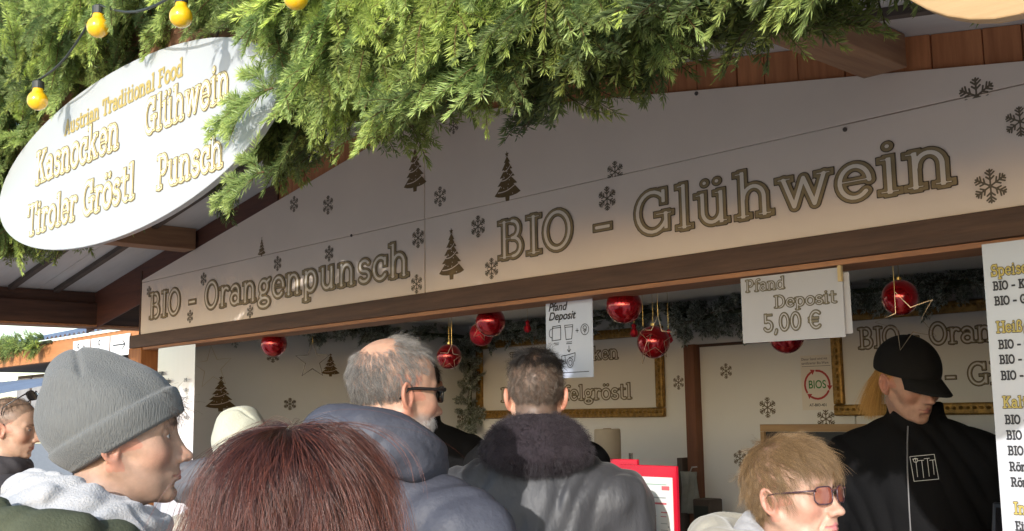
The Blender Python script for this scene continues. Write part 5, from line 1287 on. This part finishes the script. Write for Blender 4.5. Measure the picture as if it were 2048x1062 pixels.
# 6. the server
P = person('server in black cap and black jacket with blonde ponytail, inside the stall', 1818, 760, 3.35, -140, pitch=-16, body=-190,
           o=dict(skin=(.55, .33, .25), jaw=.93, nose=.9, lip=(.42, .15, .14), fwd=.03, sh=.05, neck_r=.048, brow=(.16, .1, .06)), vox=.0026)
build_head(P)
M_capb = mat('black_cap_cloth', (.007, .007, .008), .9, noise=.2, nscale=60, bump=.3, bscale=300)
def capf(q):
    A = q.copy(); A[..., 1] = np.abs(A[..., 1]); d = ell(q, (-.015, 0, .038), (.117, .089, .099)); d = smax(d, .016-q[..., 2]+.02*q[..., 0], .006)
    d = smax(d, -ell(q, (-.018, 0, .030), (.107, .081, .090)), .003); return smin(d, ell(q, (-.02, 0, .137), (.008, .008, .004)), .004)
oc = to_mesh(P, 'cap', capf, (-.14, -.11, .0), (.12, .11, .15), .003, M_capb, P['HM'])
mb = MB(); n = 12; v = []
for j in range(n+1):
    yy = -.072+.144*j/n; e = math.sqrt(max(0, 1-(yy/.0725)**2)); xa = -.015+.115*math.sqrt(1-(yy/.0875)**2)-.006; xb = xa+.014+.062*e**.8
    for k in range(7):
        t_ = k/6; v.append((xa+(xb-xa)*t_, yy, .027-.026*t_-.6*yy*yy-.010*t_*t_))
mb.add(v, [(j*7+k, j*7+k+1, (j+1)*7+k+1, (j+1)*7+k) for j in range(n) for k in range(6)]); ob = mb.build('cap_bill', M_capb, oc, smooth=True)
sm_ = ob.modifiers.new('thick', 'SOLIDIFY'); sm_.thickness = .0035
MB().box(-.155, -.112, -.008, .008, .012, .026).build('cap_strap', M_capb, oc, bevel=.003)
M_hyb = hair_mat('blonde_hair', (.48, .25, .07), (.80, .52, .18), .35)
comb(P['root'], P['HM'], 'hair', M_hyb, 2600, HC, (.0955, .0755, .0895), (.6, 0, .9), lambda p: hairline(p, -.08, -.07, .0, .07, .02) & (p[:, 2] < .04), .07, step=7, lift=.02, rnd=.05, rad=.0002, seed=16)
g = np.random.default_rng(17); n = 2400; a0 = np.array([-.112, 0, .018]); K = 12; st = a0+g.normal(size=(n, 3))*.006; pts = [st]; spread_ = g.normal(size=(n, 3))
p = st.copy()
for s in range(1, K):
    t_ = s/K; d = np.array([-.50+.42*t_, .05, -.45-.9*t_])+spread_*np.array([.11, .12, .05])*(.5+.5*t_); d /= np.linalg.norm(d, axis=1)[:, None]; p = p+d*.0165*np.clip(1+g.normal(size=(n, 1))*.15, .6, 1.5); pts.append(p)
hcurves('ponytail', np.stack(pts, 1), .00032, M_hyb, P['root'], P['HM'])
M_blk = mat('black_softshell', (.0065, .0065, .0075), .85, noise=.15, nscale=12, bump=.25, bscale=140, spec=.2)
H = P['H']
def col_(d, q, A, sz):
    c = np.maximum(np.abs(np.hypot((q[..., 0]+.030)/1.05, q[..., 1])-(.072+.10*np.clip(q[..., 2]-(sz+.05), 0, .1)*0))-.010, np.abs(q[..., 2]-(sz+.095))-.055); return smin(d, c, .02)
clothe(P, M_blk, sw=.220, fold=.009, f=10, seed=9.0, bulk=.018, extra=col_, h=.007, arm=(.30, .12))
for s in (-1, 1): hand(P, (.31, s*.115, H-.79), (.95, -s*.15, -.25), (0, 0, -1), side=s)
lg = empty('chest_badge'); lg.parent = P['root']; lg.matrix_local = P['BM'] @ Matrix.Translation((.130, .050, H-.26)) @ Matrix.Rotation(R_(10), 4, 'Z') @ Matrix.Rotation(R_(-10), 4, 'Y') @ Matrix.Rotation(R_(6), 4, 'X') @ Matrix.Rotation(R_(90), 4, 'Z')
M_st2 = mat('white_stitching', (.62, .62, .58), .7)
bd = [('p', [(-.034, -.036), (.034, -.036), (.034, .036), (-.034, .036), (-.034, -.036)])]; bx_ = [(-.022, -.024, .028), (-.006, -.028, .022), (.010, -.026, .026), (.024, -.022, .02)]
for x, a, b in bx_: bd += [('p', [(x, a), (x+.003, b)]), ('p', [(x-.006, b), (x+.009, b)])]
bd += [('e', -.02, .024, .006, .006, 0, 360)]
stroke(bd, 'stitched_emblem', lg, M_st2, -.04, .042, -.04, .042, .0008, .0011, y=-.001)
zo = MB().tube([(.064, 0, H-.14), (.092, 0, H-.19), (.114, 0, H-.26), (.124, 0, H-.38), (.128, 0, H-.6)], .0022, 5).build('zip', mat('zip_grey', (.2, .2, .21), .4), P['root']); zo.matrix_local = P['BM']

# 7. man with sunglasses on his head, far left
P = person('young man far left with sunglasses pushed up on his cropped hair', 26, 854, 4.4, -112, pitch=-8, body=-95, o=dict(skin=(.54, .34, .24), flush=.15, jaw=1.0, neck_r=.056, brow=(.14, .09, .05)), vox=.0036)
fn7 = lambda V: hairline(V, -.085, -.078, .0, .080, .028)
build_head(P, scalp_paint((.16, .11, .075), fn7, k=.7))
comb(P['root'], P['HM'], 'hair', hair_mat('fair_brown_hair', (.06, .04, .028), (.17, .12, .08), .4), 3500, HC, (.0955, .0755, .0895), (0, 0, 1), fn7, lambda p: np.where(p[:, 2] > .07, .018, .008), step=5, lift=.6, rnd=.25, rad=.0003, seed=18)
glasses(P, MATS['glasses_black'], mat('lens_black', (.01, .01, .012), .06, coat=1), up=True, hh=.020, w_=.026)
clothe(P, M_coatd, sw=.21, seed=11.0, bulk=.015, h=.014)
hood(P, M_coatd, 'jacket_collar', (-.04, 0, -.150), .095, .035, tilt=R_(12), fold=.005, f=10, seed=2.2, sz=1.2, h=.010)

# 8. person in the cream beanie
P = person('person in cream beanie with grey hood, from behind, between the beanie and auburn hair', 486, 900, 3.8, -30, o=dict(skin=(.6, .36, .25)), vox=.004)
build_head(P, eyes=False)
beanie(P, knit('cream_knit', (.55, .56, .46)), tilt=.30, z0=.035, c=(-.018, 0, .040), r=(.110, .096, .104), bump=(-.03, 0, .11), br=(.045, .05, .03), band=.05, bandt=.005)
hood(P, mat('grey_padded', (.11, .112, .13), .7, noise=.1, nscale=10, bump=.4, bscale=40), 'jacket_hood', (-.075, 0, -.12), .150, .062, tilt=R_(14), fold=.012, f=11, seed=9.0, sz=1.1, h=.010)
clothe(P, M_cream2, sw=.20, fold=.012, f=13, seed=12.0, bulk=.03, h=.011)
for s in (-.05, .03):
    st = MB().tube([(-.19, s, P['H']-.16), (-.215, s, P['H']-.26), (-.215, s+.02, P['H']-.42), (-.2, s+.02, P['H']-.6)], .008, 6).build('strap', M_cream2, P['root'], smooth=True); st.matrix_local = P['BM']

# 9, 10. staff in black, mostly hidden
for (px, py, dd, fc_, lab, sd_) in [(842, 770, 4.65, -185, 'server in black jacket hidden behind the grey haired man', 21), (1072, 778, 4.35, -178, 'server in black jacket hidden behind the fur collared man', 22)]:
    P = person(lab, px, py, dd, fc_, pitch=-8, o=dict(skin=(.6, .38, .27), neck_r=.052), vox=.0045); build_head(P, scalp_paint((.03, .02, .015), fn_, k=.95))
    comb(P['root'], P['HM'], 'hair', M_hdk, 2200, HC, (.0955, .0755, .0895), (0, 0, 1), fn_, .03, step=6, lift=.3, rnd=.2, rad=.0004, seed=sd_)
    H = P['H']; clothe(P, M_blk, sw=.215, seed=float(sd_), bulk=.022, extra=col_, h=.011, arm=(.28, .14))
    for s in (-1, 1): hand(P, (.29, s*.135, H-.79), (.95, -s*.1, -.25), (0, 0, -1), side=s)
